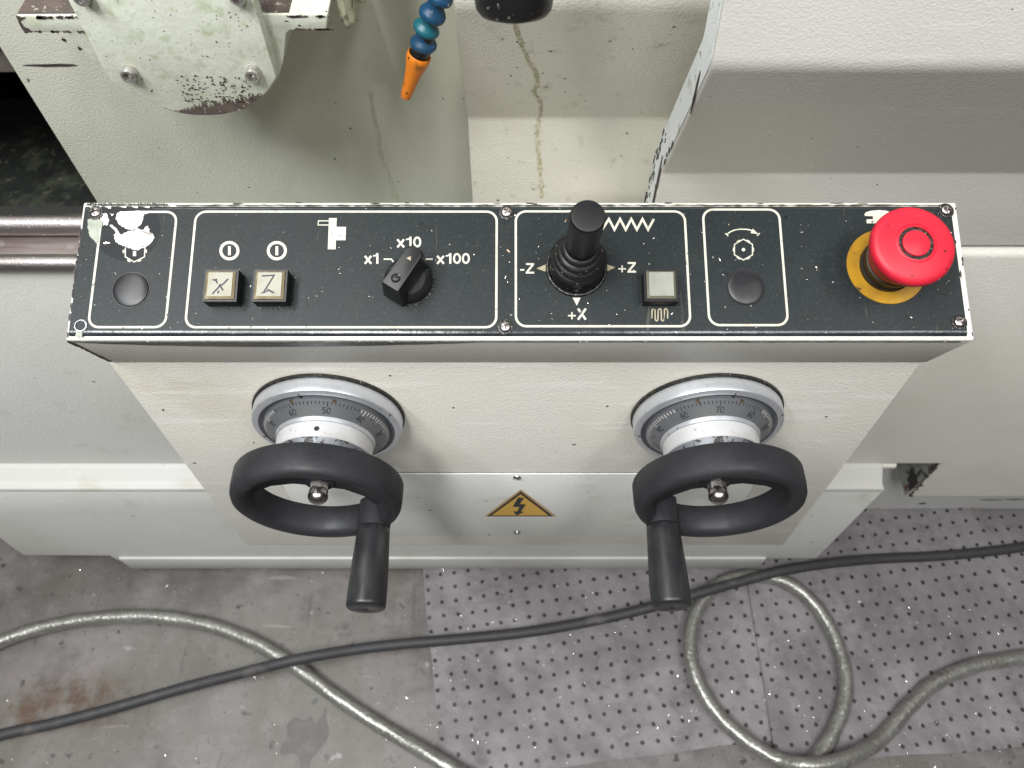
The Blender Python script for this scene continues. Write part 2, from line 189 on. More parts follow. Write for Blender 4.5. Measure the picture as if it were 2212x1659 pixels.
# ------------------------------------------------------------------ mesh helpers
def wloc(o):
    v = Vector((0, 0, 0))
    while o: v += o.location; o = o.parent
    return v
def mk(name, verts, faces, material, parent=None, smooth=35, bevel=None, loc=None, kind=None, label=None):
    """verts in world coordinates; the object's origin sits at loc (or at its parent's origin)."""
    base = wloc(parent) + (Vector(loc) if (loc and parent) else Vector((0, 0, 0)))
    if loc and not parent: base = Vector(loc)
    me = bpy.data.meshes.new(name)
    me.from_pydata([tuple(Vector(v) - base) for v in verts], [], faces)
    bm = bmesh.new(); bm.from_mesh(me)
    bmesh.ops.recalc_face_normals(bm, faces=bm.faces)
    if bevel:
        w, seg = bevel
        ed = [e for e in bm.edges if len(e.link_faces) == 2 and e.calc_face_angle(0) > R(25)]
        bmesh.ops.bevel(bm, geom=ed, offset=w, segments=seg, affect='EDGES', profile=0.5)
    bm.to_mesh(me); bm.free()
    if smooth:
        me.polygons.foreach_set('use_smooth', [True] * len(me.polygons)); me.set_sharp_from_angle(angle=R(smooth))
    me.materials.append(MATS[material])
    o = bpy.data.objects.new(name, me); COL.objects.link(o)
    if parent: o.parent = parent
    if loc: o.location = loc
    if kind: o['kind'] = kind
    if label: o['label'] = label
    return o
def thing(name, label, cat, loc, group=None):
    o = bpy.data.objects.new(name, None); COL.objects.link(o); o.location = loc; o.empty_display_size = 0.02
    o['label'] = label; o['category'] = cat
    if group: o['group'] = group
    return o
def tag(o, label, cat, group=None):
    o['label'] = label; o['category'] = cat
    if group: o['group'] = group
    return o
def xf(M, vs): return [M @ Vector(v) for v in vs]
def lathe(profile, M, seg=64, a0=0.0):
    """profile: (radius, height) list about local Z"""
    vs, fs = [], []
    n = len(profile); rings = []
    for (r, h) in profile:
        if r < 1e-7: rings.append([len(vs)]); vs.append((0, 0, h))
        else:
            rings.append(list(range(len(vs), len(vs) + seg)))
            vs += [(r * math.cos(a0 + 2 * math.pi * k / seg), r * math.sin(a0 + 2 * math.pi * k / seg), h) for k in range(seg)]
    for i in range(n - 1):
        A, B = rings[i], rings[i + 1]
        for k in range(seg):
            k2 = (k + 1) % seg
            if len(A) == 1 and len(B) == 1: continue
            if len(A) == 1: fs.append((A[0], B[k2], B[k]))
            elif len(B) == 1: fs.append((A[k], A[k2], B[0]))
            else: fs.append((A[k], A[k2], B[k2], B[k]))
    return xf(M, vs), fs
def prism(poly, M, h0, h1):
    n = len(poly); vs = [(x, y, h0) for x, y in poly] + [(x, y, h1) for x, y in poly]
    fs = [tuple(reversed(range(n))), tuple(range(n, 2 * n))] + [(k, (k + 1) % n, n + (k + 1) % n, n + k) for k in range(n)]
    return xf(M, vs), fs
def box(x0, x1, y0, y1, z0, z1): return prism([(x0, y0), (x1, y0), (x1, y1), (x0, y1)], Matrix(), z0, z1)
def merge(*parts):
    V, Fc = [], []
    for v, f in parts:
        b = len(V); V += list(v); Fc += [tuple(i + b for i in q) for q in f]
    return V, Fc
def stroke(pts, w, closed=False):
    """2D mitred ribbon -> polygon quads"""
    n = len(pts); L, Rr = [], []
    for i in range(n):
        p = Vector(pts[i]).to_2d()
        a = Vector(pts[i - 1]).to_2d() if (i > 0 or closed) else None
        b = Vector(pts[(i + 1) % n]).to_2d() if (i < n - 1 or closed) else None
        d1 = (p - a).normalized() if a is not None else None; d2 = (b - p).normalized() if b is not None else None
        if d1 is None: d1 = d2
        if d2 is None: d2 = d1
        n1 = Vector((-d1.y, d1.x)); n2 = Vector((-d2.y, d2.x)); m = (n1 + n2)
        m = n1 if m.length < 1e-6 else m.normalized()
        k = w / 2 / max(0.35, m.dot(n1)); L.append(p + m * k); Rr.append(p - m * k)
    quads = []
    rng = range(n if closed else n - 1)
    for i in rng:
        j = (i + 1) % n; quads.append((Rr[i], Rr[j], L[j], L[i]))
    return quads
def quads_mesh(quads, fn):
    vs, fs, ix = [], [], {}
    for q in quads:
        f = []
        for p in q:
            k = (round(p[0] * 1e6), round(p[1] * 1e6))
            if k not in ix: ix[k] = len(vs); vs.append(fn(p[0], p[1]))
            f.append(ix[k])
        if len(set(f)) > 2: fs.append(tuple(f))
    return vs, fs
def rrect(x0, y0, x1, y1, r, seg=6):
    P = []
    for cx, cy, a in ((x1 - r, y1 - r, 0), (x0 + r, y1 - r, 90), (x0 + r, y0 + r, 180), (x1 - r, y0 + r, 270)):
        for k in range(seg + 1):
            t = R(a + 90 * k / seg); P.append((cx + r * math.cos(t), cy + r * math.sin(t)))
    return P
def blob(cx, cy, rx, ry, n=16, j=0.25, rnd=random):
    return [(cx + rx * (1 + rnd.uniform(-j, j)) * math.cos(2 * math.pi * k / n), cy + ry * (1 + rnd.uniform(-j, j)) * math.sin(2 * math.pi * k / n)) for k in range(n)]
def smooth_path(pts, sub=8):
    out = []; n = len(pts)
    for i in range(n - 1):
        p0 = Vector(pts[max(0, i - 1)]); p1 = Vector(pts[i]); p2 = Vector(pts[i + 1]); p3 = Vector(pts[min(n - 1, i + 2)])
        for k in range(sub):
            t = k / sub
            out.append(0.5 * ((2 * p1) + (p2 - p0) * t + (2 * p0 - 5 * p1 + 4 * p2 - p3) * t * t + (3 * p1 - p0 - 3 * p2 + p3) * t ** 3))
    out.append(Vector(pts[-1])); return out
def tube(path, r, seg=16, caps=True, twist=None):
    vs, fs = [], []; n = len(path); ref = Vector((0, 0, 1))
    for i, p in enumerate(path):
        d = (path[min(n - 1, i + 1)] - path[max(0, i - 1)]).normalized()
        s = d.cross(ref); s = s.normalized() if s.length > 1e-4 else Vector((1, 0, 0)); u = s.cross(d)
        for k in range(seg):
            a = 2 * math.pi * k / seg; rr = r(i, a) if callable(r) else r
            vs.append(p + s * (rr * math.cos(a)) + u * (rr * math.sin(a)))
    for i in range(n - 1):
        for k in range(seg):
            k2 = (k + 1) % seg; fs.append((i * seg + k, i * seg + k2, (i + 1) * seg + k2, (i + 1) * seg + k))
    if caps: fs.append(tuple(range(seg))); fs.append(tuple((n - 1) * seg + k for k in range(seg)))
    return vs, fs
def frame(o, z, x=None):
    """matrix with local Z along z"""
    z = Vector(z).normalized(); x = Vector(x or (1, 0, 0)); x = (x - z * x.dot(z)).normalized(); y = z.cross(x)
    return Matrix(((x.x, y.x, z.x, o[0]), (x.y, y.y, z.y, o[1]), (x.z, y.z, z.z, o[2]), (0, 0, 0, 1)))
def screw_mesh(r, dome, rot, cross=0.62, hexs=False):
    """round head with a real recessed drive"""
    N = 26; vs, fs, ix = [], [], {}
    rings = 9; seg = 40
    def z(x, y):
        q = min(1, math.hypot(x, y) / r); h = dome * (0.35 + 0.65 * math.sqrt(max(0, 1 - q ** 2.4)))
        c, s = math.cos(rot), math.sin(rot); a, b = (x * c + y * s) / r, (-x * s + y * c) / r
        if not hexs and ((abs(a) < 0.15 and abs(b) < cross) or (abs(b) < 0.15 and abs(a) < cross)): h -= dome * 0.75
        return h
    vs.append((0, 0, z(0, 0)))
    for i in range(1, 15):
        for k in range(48):
            a = 2 * math.pi * k / 48; x, y = r * i / 14 * math.cos(a), r * i / 14 * math.sin(a); vs.append((x, y, z(x, y)))
    for k in range(48):
        a = 2 * math.pi * k / 48; vs.append((r * math.cos(a), r * math.sin(a), -0.0003))
    for k in range(48): fs.append((0, 1 + k, 1 + (k + 1) % 48))
    for i in range(14):
        for k in range(48): fs.append((1 + i * 48 + k, 1 + (i + 1) * 48 + k, 1 + (i + 1) * 48 + (k + 1) % 48, 1 + i * 48 + (k + 1) % 48))
    return vs, fs
# ------------------------------------------------------------------ floor
fl = mk('floor', [(-6, -4, 0), (6, -4, 0), (6, 8, 0), (-6, 8, 0)], [(0, 1, 2, 3)], 'floor', smooth=0); fl['kind'] = 'structure'
# ------------------------------------------------------------------ machine base (body, cabinet, ledge)
BY = 0.48                                          # front plane of the machine body
CAB = 0.448                                        # front plane of the lower cabinet
base = thing('grinding_machine', 'pale grey painted machine base with lower cabinet and ledge behind the console', 'machine base', (0, 0.7, 0))
def yz_sweep(profile, x0, x1, close=True):
    """extrude a (y,z) outline along x"""
    n = len(profile); vs = [(x0, y, z) for y, z in profile] + [(x1, y, z) for y, z in profile]
    fs = [(k, (k + 1) % n, n + (k + 1) % n, n + k) for k in range(n)] + [tuple(range(n)), tuple(range(n, 2 * n))]
    return vs, fs
zl = onY(CX, 578, BY).z; zr = onY(CX, 548, BY).z; zlb = onY(CX, 1012, BY).z
v, f = yz_sweep([(BY, zlb), (BY + 0.075, zlb), (BY + 0.075, zl), (BY, zl)], -1.6, -0.05); mk('left_body_panel', v, f, 'paint_cool', base, bevel=(0.006, 4))
zrb = onY(CX, 1004, BY).z; zre = onY(CX, 1075, BY).z; xn = 0.6075
P = [(0.05, zrb), (xn, zrb), (xn, zre), (1.6, zre), (1.6, zr), (0.05, zr)]
MXZ = Matrix(((1, 0, 0, 0), (0, 0, 1, 0), (0, 1, 0, 0), (0, 0, 0, 1)))       # (x, z, y) -> world
v, f = prism(P, MXZ, BY, BY + 0.065); mk('right_body_panel', v, f, 'paint', base, bevel=(0.0065, 4))
# rolled lip under the right body panel
v, f = yz_sweep([(BY - 0.001, zrb - 0.014), (BY + 0.05, zrb - 0.014), (BY + 0.05, zrb - 0.003), (BY - 0.001, zrb - 0.003)], 0.05, 0.548); mk('body_lip', v, f, 'paint', base, bevel=(0.004, 3))
# lower cabinet with cut-outs along its bottom edge
q = lambda x, y: (onY(x, y, CAB).x, onY(x, y, CAB).z)
xr = 0.526; zt = onY(CX, 1058, CAB).z
P = [(-1.4, q(0, 1160)[1] + 0.05), (q(-20, 1150)[0], q(-20, 1150)[1]), q(50, 1200), q(236, 1201), q(256, 1212), (0.28, q(1500, 1213)[1]), (q(1500, 1213)[0] + 0.03, q(1500, 1207)[1]), (xr, q(1500, 1207)[1]), (xr, zt), (-1.4, zt)]
v, f = prism(P, MXZ, CAB, CAB + 0.30); mk('cabinet', v, f, 'paint_low', base, bevel=(0.003, 3))
zt2 = zt + 0.004
v, f = yz_sweep([(CAB - 0.001, zt - 0.006), (BY + 0.1, zt - 0.006), (BY + 0.1, zt2 + 0.014), (BY - 0.004, zt2 + 0.014), (CAB + 0.008, zt2), (CAB - 0.001, zt2)], -1.5, xr - 0.002); mk('cabinet_ledge', v, f, 'paint_ledge_dimmed', base, bevel=(0.004, 4))
# bottom flange of the cabinet
a, b = q(258, 1204), q(1640, 1206)
v, f = box(a[0], b[0] + 0.01, CAB - 0.004, CAB + 0.03, q(CX, 1224)[1], q(CX, 1203)[1]); mk('cabinet_flange', v, f, 'paint_ledge_dimmed', base, bevel=(0.002, 2))
v, f = box(xn - 0.2, 1.7, 0.563, 0.70, 0.0, zre + 0.02); mk('kick_plate', v, f, 'paint_low', base, bevel=(0.003, 2))
# worn side wall of the notch beside the cabinet
v, f = prism([(BY + 0.003, zre + 0.002), (BY + 0.10, zre + 0.002), (BY + 0.10, zrb), (BY + 0.003, zrb)], Matrix(((0, 0, 1, 0), (1, 0, 0, 0), (0, 1, 0, 0), (0, 0, 0, 1))), xn - 0.0016, xn - 0.0004); mk('notch_wall', v, f, 'peeling', base, smooth=0)
v, f = box(-1.5, 1.5, BY + 0.31, BY + 0.33, 0.05, 0.74); mk('inner_wall', v, f, 'black_gap', base, smooth=0)
random.seed(3)
wear = []
def chipXZ(px, py, Y, rx, ry, jj=0.45):
    p = onY(px, py, Y); wear.append(prism(blob(p.x, p.z, rx, ry, 9, jj), MXZ, Y - 0.0004, Y + 0.0004))
for t in range(15):
    s = t / 14; chipXZ(2022 - 56 * s + random.uniform(-2, 2), 1009 + 62 * s, BY, random.uniform(0.001, 0.0045), random.uniform(0.002, 0.005))
for px, py, rx, ry in ((1992, 1088, .006, .003), (2140, 1080, .02, .0012), (2190, 1079, .016, .0014)): chipXZ(px, py, 0.5625, rx, ry)
v, f = merge(*wear); mk('paint_wear', v, f, 'chip_dark', base, smooth=0, kind='stuff')
# ------------------------------------------------------------------ machine ways on the left
way = thing('guide_way', 'brown steel machine way with round polished rail, left of console', 'guide rail', (-0.8, 0.5, zl))
v, f = box(-1.6, -0.05, BY + 0.006, BY + 0.075, zl + 0.0005, zl + 0.006); mk('way_surface', v, f, 'way_brown', way, bevel=(0.002, 2))
def xrod(x0, x1, y, z, r): return lathe([(0, 0), (r, 0), (r, x1 - x0), (0, x1 - x0)], frame((x0, y, z), (1, 0, 0), (0, 1, 0)), 28)
pz = hit(CX, 564, (0, 0, zl + 0.009), Vector((0, 0, 1))); v, f = xrod(-1.6, -0.05, pz.y, zl + 0.006, 0.0085); mk('front_rod', v, f, 'rail_steel', way)
pz = hit(CX, 482, (0, 0, zl + 0.018), Vector((0, 0, 1))); v, f = xrod(-1.6, -0.05, pz.y, zl + 0.016, 0.0105); mk('round_rail', v, f, 'rail_steel', way)
v, f = box(-1.6, -0.05, pz.y - 0.004, pz.y + 0.03, zl + 0.001, zl + 0.010); mk('rail_bed', v, f, 'black_gap', way, smooth=0)
# ------------------------------------------------------------------ splash wall, dark cavity
WY = 0.60; wx = -0.4437
wall = thing('splash_wall', 'greenish grey splash wall with oily coolant film, behind console left half', 'machine wall', (-0.2, WY, 0.6))
v, f = box(wx, 0.4, WY, WY + 0.05, 0.55, 1.5); mk('wall_sheet', v, f, 'splash_paint', wall, bevel=(0.002, 2))
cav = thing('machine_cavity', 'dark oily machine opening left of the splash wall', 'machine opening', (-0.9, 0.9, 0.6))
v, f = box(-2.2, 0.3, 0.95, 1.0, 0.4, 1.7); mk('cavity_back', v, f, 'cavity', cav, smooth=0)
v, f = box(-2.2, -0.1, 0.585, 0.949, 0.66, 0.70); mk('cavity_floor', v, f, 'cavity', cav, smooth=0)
# the wall goes on above the opening; a greasy beam closes it from above
zn = onY(0, 100, WY).z
v, f = box(-1.4, wx + 0.0005, WY + 0.0003, WY + 0.05, zn, 1.5); mk('wall_extension', v, f, 'splash_paint', wall, bevel=(0.002, 2))
p0 = onY(0, 147, 0.62); v, f = box(-1.4, wx + 0.002, 0.612, 0.94, p0.z, zn + 0.02); mk('cavity_beam', v, f, 'bare_grease', cav, bevel=(0.003, 2))
random.seed(5); runs = []
def drip(pts, w, Y, col):
    P = smooth_path([(onY(x, y, Y).x, onY(x, y, Y).z, 0) for x, y in pts], 6); return P
w_ = []
for px, py, rx, ry in ((40, 141, .02, .0013), (62, 85, .0016, .0016), (97, 104, .0014, .002)):
    p = onY(px, py, WY); w_.append(prism(blob(p.x + .03, p.z, rx, ry, 10, 0.4), MXZ, WY - 0.0005, WY + 0.0004))
v, f = merge(*w_); mk('paint_wear', v, f, 'chip_dark', wall, smooth=0, kind='stuff')
random.seed(6); P = smooth_path([(onY(x, y, WY).x, onY(x, y, WY).z, 0) for x, y in ((800, 200), (808, 250), (818, 290), (822, 330), (838, 370), (850, 410), (858, 440))], 7)
vs = []
for p in P: w_ = random.uniform(.0008, .0028); vs += [(p.x - w_, WY - 0.0004, p.y), (p.x + w_, WY - 0.0004, p.y)]
mk('coolant_run', vs, [(2 * i, 2 * i + 1, 2 * i + 3, 2 * i + 2) for i in range(len(P) - 1)], 'coolant_old', wall, smooth=0)
# ------------------------------------------------------------------ sheet covers (centre and right)
def cover_profile(Yv, zb, depth, r=0.012):
    """vertical skirt, undercut face, face leaning back; bends rounded"""
    y1 = Yv - 0.147 * math.tan(R(24.4)); pts = [(Yv, zb), (Yv, 0.903), (y1, 1.050), (y1 + 0.30 * math.tan(R(12)), 1.35)]
    out = [pts[0]]
    for i in (1, 2):
        p = Vector(pts[i]); a = (Vector(pts[i - 1]) - p).normalized(); b = (Vector(pts[i + 1]) - p).normalized(); rr = r * (0.35 if i == 1 else 1.0)
        for k in range(6):
            t = k / 5; out.append(tuple((1 - t) ** 2 * (p + a * rr) + 2 * t * (1 - t) * p + t * t * (p + b * rr)))
    out.append(pts[3]); out += [(Yv + depth, 1.35), (Yv + depth, zb)]
    return out
MYZ = Matrix(((0, 0, 1, 0), (1, 0, 0, 0), (0, 1, 0, 0), (0, 0, 0, 1)))       # (y, z, x) -> world
cc = thing('sheet_metal_cover', 'cream sheet metal cover with yellow coolant drip, behind joystick', 'machine cover', (0.05, 0.57, 0.6))
xc = -0.039
v, f = yz_sweep(cover_profile(0.5536, 0.62, 0.04), xc, 0.5); mk('cover_sheet', v, f, 'paint_dirty', cc, bevel=(0.0018, 2), smooth=30)
rc = thing('sheet_metal_cover', 'large light grey machine cover behind emergency stop, side edge whitened as if lit', 'machine cover', (0.8, 0.57, 0.8))
pf = cover_profile(0.485, zr + 0.0045, 0.09, 0.007)[:-2]; sh = pf + [(y + 0.034, z) for y, z in reversed(pf)]
v, f = yz_sweep(sh, 0.1235, 1.8); mk('cover_sheet', v, f, 'paint_cover_dimmed', rc, bevel=(0.0022, 3), smooth=30)
sd = [(y + 0.003, z) for y, z in pf] + [(y + 0.031, z) for y, z in reversed(pf)]
v, f = prism(sd, MYZ, 0.1228, 0.1233); mk('side_edge', v, f, 'paint_side_lit', rc, smooth=0)
v, f = box(0.13, 1.8, 0.50, 0.57, zr - 0.03, zr + 0.006); mk('gap_liner', v, f, 'black_gap', rc, smooth=0)
# dark chips down the whitened edge of the right cover
def prof_y(z, Yv): return Yv if z < 0.903 else Yv - (z - 0.903) * math.tan(R(24.4)) if z < 1.05 else Yv - 0.147 * math.tan(R(24.4)) + (z - 1.05) * math.tan(R(12))
random.seed(11); ch = []
for k in range(70):
    z = 0.83 + random.random() ** 1.5 * 0.12; ch.append(prism(blob(prof_y(z, 0.485) + random.choice((random.uniform(0.002, 0.006), random.uniform(0.018, 0.033))), z, random.uniform(.0005, .002), random.uniform(.0008, .004), 8, 0.5), MYZ, 0.1228 - 0.0005, 0.1228 + 0.0002))
for z, l in ((1.015, 0.014), (0.895, 0.02), (0.86, 0.024), (0.84, 0.02)):
    ch.append(prism(blob(prof_y(z, 0.485) + 0.0035, z, 0.0020, l, 12, 0.35), MYZ, 0.1228 - 0.0006, 0.1228 + 0.0002))
v, f = merge(*ch); mk('paint_wear', v, f, 'chip_dark', rc, smooth=0, kind='stuff')
# coolant run on the centre cover: a thin dried film following the sheet
def run_on_cover(pts, w, name):
    vs, fs = [], []; n = 0
    path = []
    for px, py in pts:                               # find the point on the cover's face
        best = None
        for z in [0.70 + 0.001 * k for k in range(500)]:
            y = prof_y(z, 0.5536); X = hit(px, py, (0, y, 0), Vector((0, 1, 0)))
            e = abs(X.z - z)
            if best is None or e < best[0]: best = (e, Vector((X.x, y, z)))
        path.append(best[1])
    P = smooth_path(path, 7); random.seed(2)
    for i, p in enumerate(P):
        ww = w * random.uniform(0.6, 1.4); off = random.uniform(-0.0006, 0.0006)
        y = prof_y(p.z, 0.5536) - 0.0004
        vs += [(p.x - ww + off, y, p.z), (p.x + ww + off, y, p.z)]
    fs = [(2 * i, 2 * i + 1, 2 * i + 3, 2 * i + 2) for i in range(len(P) - 1)]
    return vs, fs
mat('coolant_film', (0.52, 0.49, 0.33), 0.35, layers=(dict(s=160, lo=0.45, hi=0.65, c=(0.40, 0.385, 0.22)), dict(s=380, lo=0.50, hi=0.62, c=(0.72, 0.70, 0.60))), bumps=((500, 0.4, 0.001),))
v, f = run_on_cover([(1112, 48), (1124, 88), (1140, 125), (1158, 160), (1160, 185), (1153, 200), (1166, 215), (1168, 240), (1164, 262), (1160, 300), (1166, 350), (1168, 390), (1170, 424)], 0.0017, 'drip'); mk('coolant_run', v, f, 'coolant_film', cc, smooth=0)
# ------------------------------------------------------------------ control console
U0, U1, V0, V1, BD = -0.2852, 0.2955, -0.0465, 0.0488, 0.060
con = thing('control_console', 'cream control console with dark slate faceplate and white printed symbols', 'control panel', (0.004, 0.39, 0.52))
PB = pan(0, V0, -BD); AY = PB.y                    # apron plane
v, f = prism([(U0, V0), (U1, V0), (U1, V1), (U0, V1)], PMAT, -BD, -0.0012); mk('housing', v, f, 'paint', con, bevel=(0.0014, 3))
lw, rw = onY(240, 790, AY), onY(1985, 790, AY); lb, rb = onY(522, 1167, AY), onY(1695, 1178, AY)
zb_ = rb.z
P = [(lb.x, zb_ + 0.004), (lb.x + 0.006, zb_), (rb.x - 0.004, zb_), (rb.x, zb_ + 0.004), (rw.x, PB.z + 0.001), (lw.x, PB.z + 0.001)]
v, f = prism(P, MXZ, AY, AY + 0.085); mk('apron', v, f, 'paint_apron', con, bevel=(0.0015, 2))
v, f = box(lb.x + 0.02, rb.x - 0.02, AY + 0.085, BY - 0.001, zb_ + 0.004, 0.78); mk('mounting_block', v, f, 'paint', con, bevel=(0.0015, 2))
c0, c1 = onY(612, 1050, AY), onY(1626, 1050, AY); zc0, zc1 = onY(CX, 1155, AY).z, onY(CX, 1021, AY).z
v, f = prism([(c0.x, zc0), (c1.x, zc0), (c1.x, zc1), (c0.x, zc1)], MXZ, AY - 0.0016, AY + 0.002); cp = mk('cover_plate', v, f, 'paint_cool', con, bevel=(0.0007, 2))
v, f = merge(box(c0.x, c1.x, AY - 0.0002, AY + 0.001, zc1, zc1 + 0.0011), box(c0.x - 0.0009, c0.x, AY - 0.0002, AY + 0.001, zc0, zc1), box(c1.x, c1.x + 0.0009, AY - 0.0002, AY + 0.001, zc0, zc1)); mk('seam', v, f, 'grime_black', cp, smooth=0)
sv, sf = screw_mesh(0.0038, 0.0026, 0.5)
for px, py in ((1117, 1031), (1117, 1149.5)):
    p = onY(px, py, AY - 0.002); mk('screw', xf(frame((p.x, AY - 0.0016, p.z), (0, -1, 0)), sv), sf, 'chrome', cp)
# faceplate with rolled long edges
pu0, pu1, pv0, pv1 = -0.2828, 0.2905, -0.0452, 0.0459
prof = [(pv0, -0.0050)]
for k in range(7):
    t = R(180 - 90 * k / 6); prof.append((pv0 + 0.0046 + 0.0046 * math.cos(t), -0.0044 + 0.0046 * math.sin(t)))
for k in range(7):
    t = R(90 - 90 * k / 6); prof.append((pv1 - 0.0026 + 0.0026 * math.cos(t), -0.0024 + 0.0026 * math.sin(t)))
prof.append((pv1, -0.004)); n = len(prof)
vs = [pan(pu0, a, b) for a, b in prof] + [pan(pu1, a, b) for a, b in prof]
fs = [(k, (k + 1) % n, n + (k + 1) % n, n + k) for k in range(n)] + [tuple(range(n)), tuple(range(n, 2 * n))]
plate = mk('faceplate', vs, fs, 'face_plate', con, smooth=50)
plate.data.materials.append(MATS['plate_edge'])
for pf_ in plate.data.polygons:
    cv = sum(((plate.data.vertices[i_].co + con.location - PO).dot(PV) for i_ in pf_.vertices)) / len(pf_.vertices)
    if len(pf_.vertices) == 4 and (cv < pv0 + 0.0047 or cv > pv1 - 0.0026): pf_.material_index = 1
PH = 0.0002                                        # plate surface height
HS = [0]
def ppx(h): return lambda x, y: pan(*uv(x, y, PH + h), PH + h)
def pprint(name, strokes=(), polys=(), m='print', parent=None):
    parts = []
    for s in strokes:
        pts, w = s[0], s[1]; closed = len(s) > 2 and s[2]; HS[0] = (HS[0] + 1) % 7
        parts.append(quads_mesh(stroke(pts, w, closed), ppx(0.00008 + 0.00003 * HS[0])))
    for p in polys:
        HS[0] = (HS[0] + 1) % 7; fn = ppx(0.00008 + 0.00003 * HS[0]); parts.append(([fn(x, y) for x, y in p], [tuple(range(len(p)))]))
    v, f = merge(*parts); return mk(name, v, f, m, parent or plate, smooth=0)
def frame_px(tl, tr, br, bl, r, w=5.0, skip=None):
    """rounded frame in panel space"""
    A, B, C_, D = [Vector(uv(*p)) for p in (tl, tr, br, bl)]
    u0, u1, v0, v1 = (A.x + D.x) / 2, (B.x + C_.x) / 2, (C_.y + D.y) / 2, (A.y + B.y) / 2
    P = rrect(u0, v0, u1, v1, r); v, f = quads_mesh(stroke(P, w / 3323, True), lambda x, y: pan(x, y, PH + 0.0001)); return mk('printed_frame', v, f, 'print', plate, smooth=0)
FR = 0.0068
# first frame is partly worn away by a torn sticker: an open line
A = [uv(219, 458), uv(378, 458), uv(362, 707), uv(193, 707)]
u0, u1, v0, v1 = (A[0][0] + A[3][0]) / 2, (A[1][0] + A[2][0]) / 2, A[2][1], A[0][1]
P = rrect(u0, v0, u1, v1, FR); open_path = [(u0 + 0.026, v1)] + [(u0 + 0.0265, v1)] 
path = [(u0 + 0.022, v1), (u1 - FR, v1)] + list(reversed(P[0:7]))[1:] + [(u1, v0 + FR)] + list(reversed(P[21:28]))[1:] + [(u0 + FR, v0)] + list(reversed(P[14:21]))[1:] + [(u0, v1 - 0.004)]
v, f = quads_mesh(stroke(path, 5.0 / 3323), lambda x, y: pan(x, y, PH + 0.0001)); mk('printed_frame', v, f, 'print', plate, smooth=0)
frame_px((422, 458), (1072, 457), (1073, 707), (402, 707.5), FR)
frame_px((1114, 457), (1480.5, 457), (1489.4, 705), (1114.4, 705), FR)
frame_px((1520, 453), (1684, 453), (1700.4, 702.6), (1530, 702.6), FR)
def circ(x, y, rx, ry=None, n=28, a0=0, a1=360):
    ry = ry or rx; full = a1 - a0 >= 360; m = n if full else n + 1
    return [(x + rx * math.cos(R(a0 + (a1 - a0) * k / n)), y + ry * math.sin(R(a0 + (a1 - a0) * k / n))) for k in range(m)]
for x in (495.5, 598): pprint('printed_on_symbol', [(circ(x, 541.5, 18.6, 17.8), 6.2, True), ([(x, 531.5), (x, 551.5)], 6.0)])
pprint('printed_spindle_symbol', [([(711, 477), (688, 477), (687, 486), (710.5, 486)], 2.2)], [[(710.5, 471), (727.5, 471), (726.8, 490), (747.5, 490), (746.5, 519), (725.6, 519), (725, 538.5), (708, 538.5)]])
# lettering
def G(ch):
    if ch == 'x': return [([(0.08, 0), (0.58, 0.74)], .20), ([(0.08, 0.74), (0.58, 0)], .20)], 0.66
    if ch == '1': return [([(0.40, 0), (0.40, 1)], .20), ([(0.06, 0.74), (0.24, 0.76), (0.38, 0.92)], .13)], 0.58
    if ch == '0': return [(circ(0.32, 0.5, 0.225, 0.42, 24), .185, True)], 0.66
    if ch == 'Z': return [([(0.06, 0.91), (0.74, 0.91)], .18), ([(0.66, 0.86), (0.14, 0.14)], .19), ([(0.04, 0.09), (0.76, 0.09)], .18)], 0.80
    if ch == 'X': return [([(0.10, 0), (0.74, 1)], .20), ([(0.10, 1), (0.74, 0)], .20)], 0.84
    if ch == '+': return [([(0.0, 0.36), (0.64, 0.36)], .13), ([(0.32, 0.04), (0.32, 0.68)], .13)], 0.72
    if ch == '-': return [([(0.0, 0.36), (0.36, 0.36)], .15)], 0.44
def text_px(s, x0, x1, yb, h):
    adv = sum(G(c)[1] for c in s) - 0.04; sx = (x1 - x0) / adv; x = x0; out = []
    for c in s:
        st, a = G(c)
        for t in st: out.append(([(x + p[0] * sx, yb - p[1] * h) for p in t[0]], t[1] * h, len(t) > 2))
        x += a * sx
    return out
pprint('printed_text', text_px('x10', 856, 910, 534.2, 23)); pprint('printed_text', text_px('x1', 786, 819, 569.8, 23)); pprint('printed_text', text_px('x100', 942, 1015, 569.8, 23))
pprint('printed_scale_marks', [([(828.7, 559.8), (845.3, 559.8), (853, 569.7), (866, 561.5)], 3.0), ([(918, 559.8), (934.6, 559.8)], 3.0), ([(881.8, 541.5), (881.8, 556)], 3.0)])
pprint('printed_text', text_px('-Z', 1123.5, 1154, 591, 22.5)); pprint('printed_text', text_px('+Z', 1335.5, 1374, 589, 23)); pprint('printed_text', text_px('+X', 1227, 1267, 690.5, 24))
pprint('printed_arrow', (), [[(1158.6, 580), (1178.5, 571.4), (1178.5, 586.6)]], 'print_dirty'); pprint('printed_arrow', (), [[(1329.5, 577.8), (1311, 571), (1311, 586.4)]], 'print_dirty'); pprint('printed_arrow', (), [[(1246, 660.5), (1236.8, 643), (1254.3, 643)]])
zz = [(1301, 495.5)] + [(1315.3 + 12.1 * k, 473.2 if k % 2 == 0 else 496) for k in range(8)] + [(1412.5, 473)]
pprint('printed_zigzag_symbol', [(zz, 5.0)])
sq = []
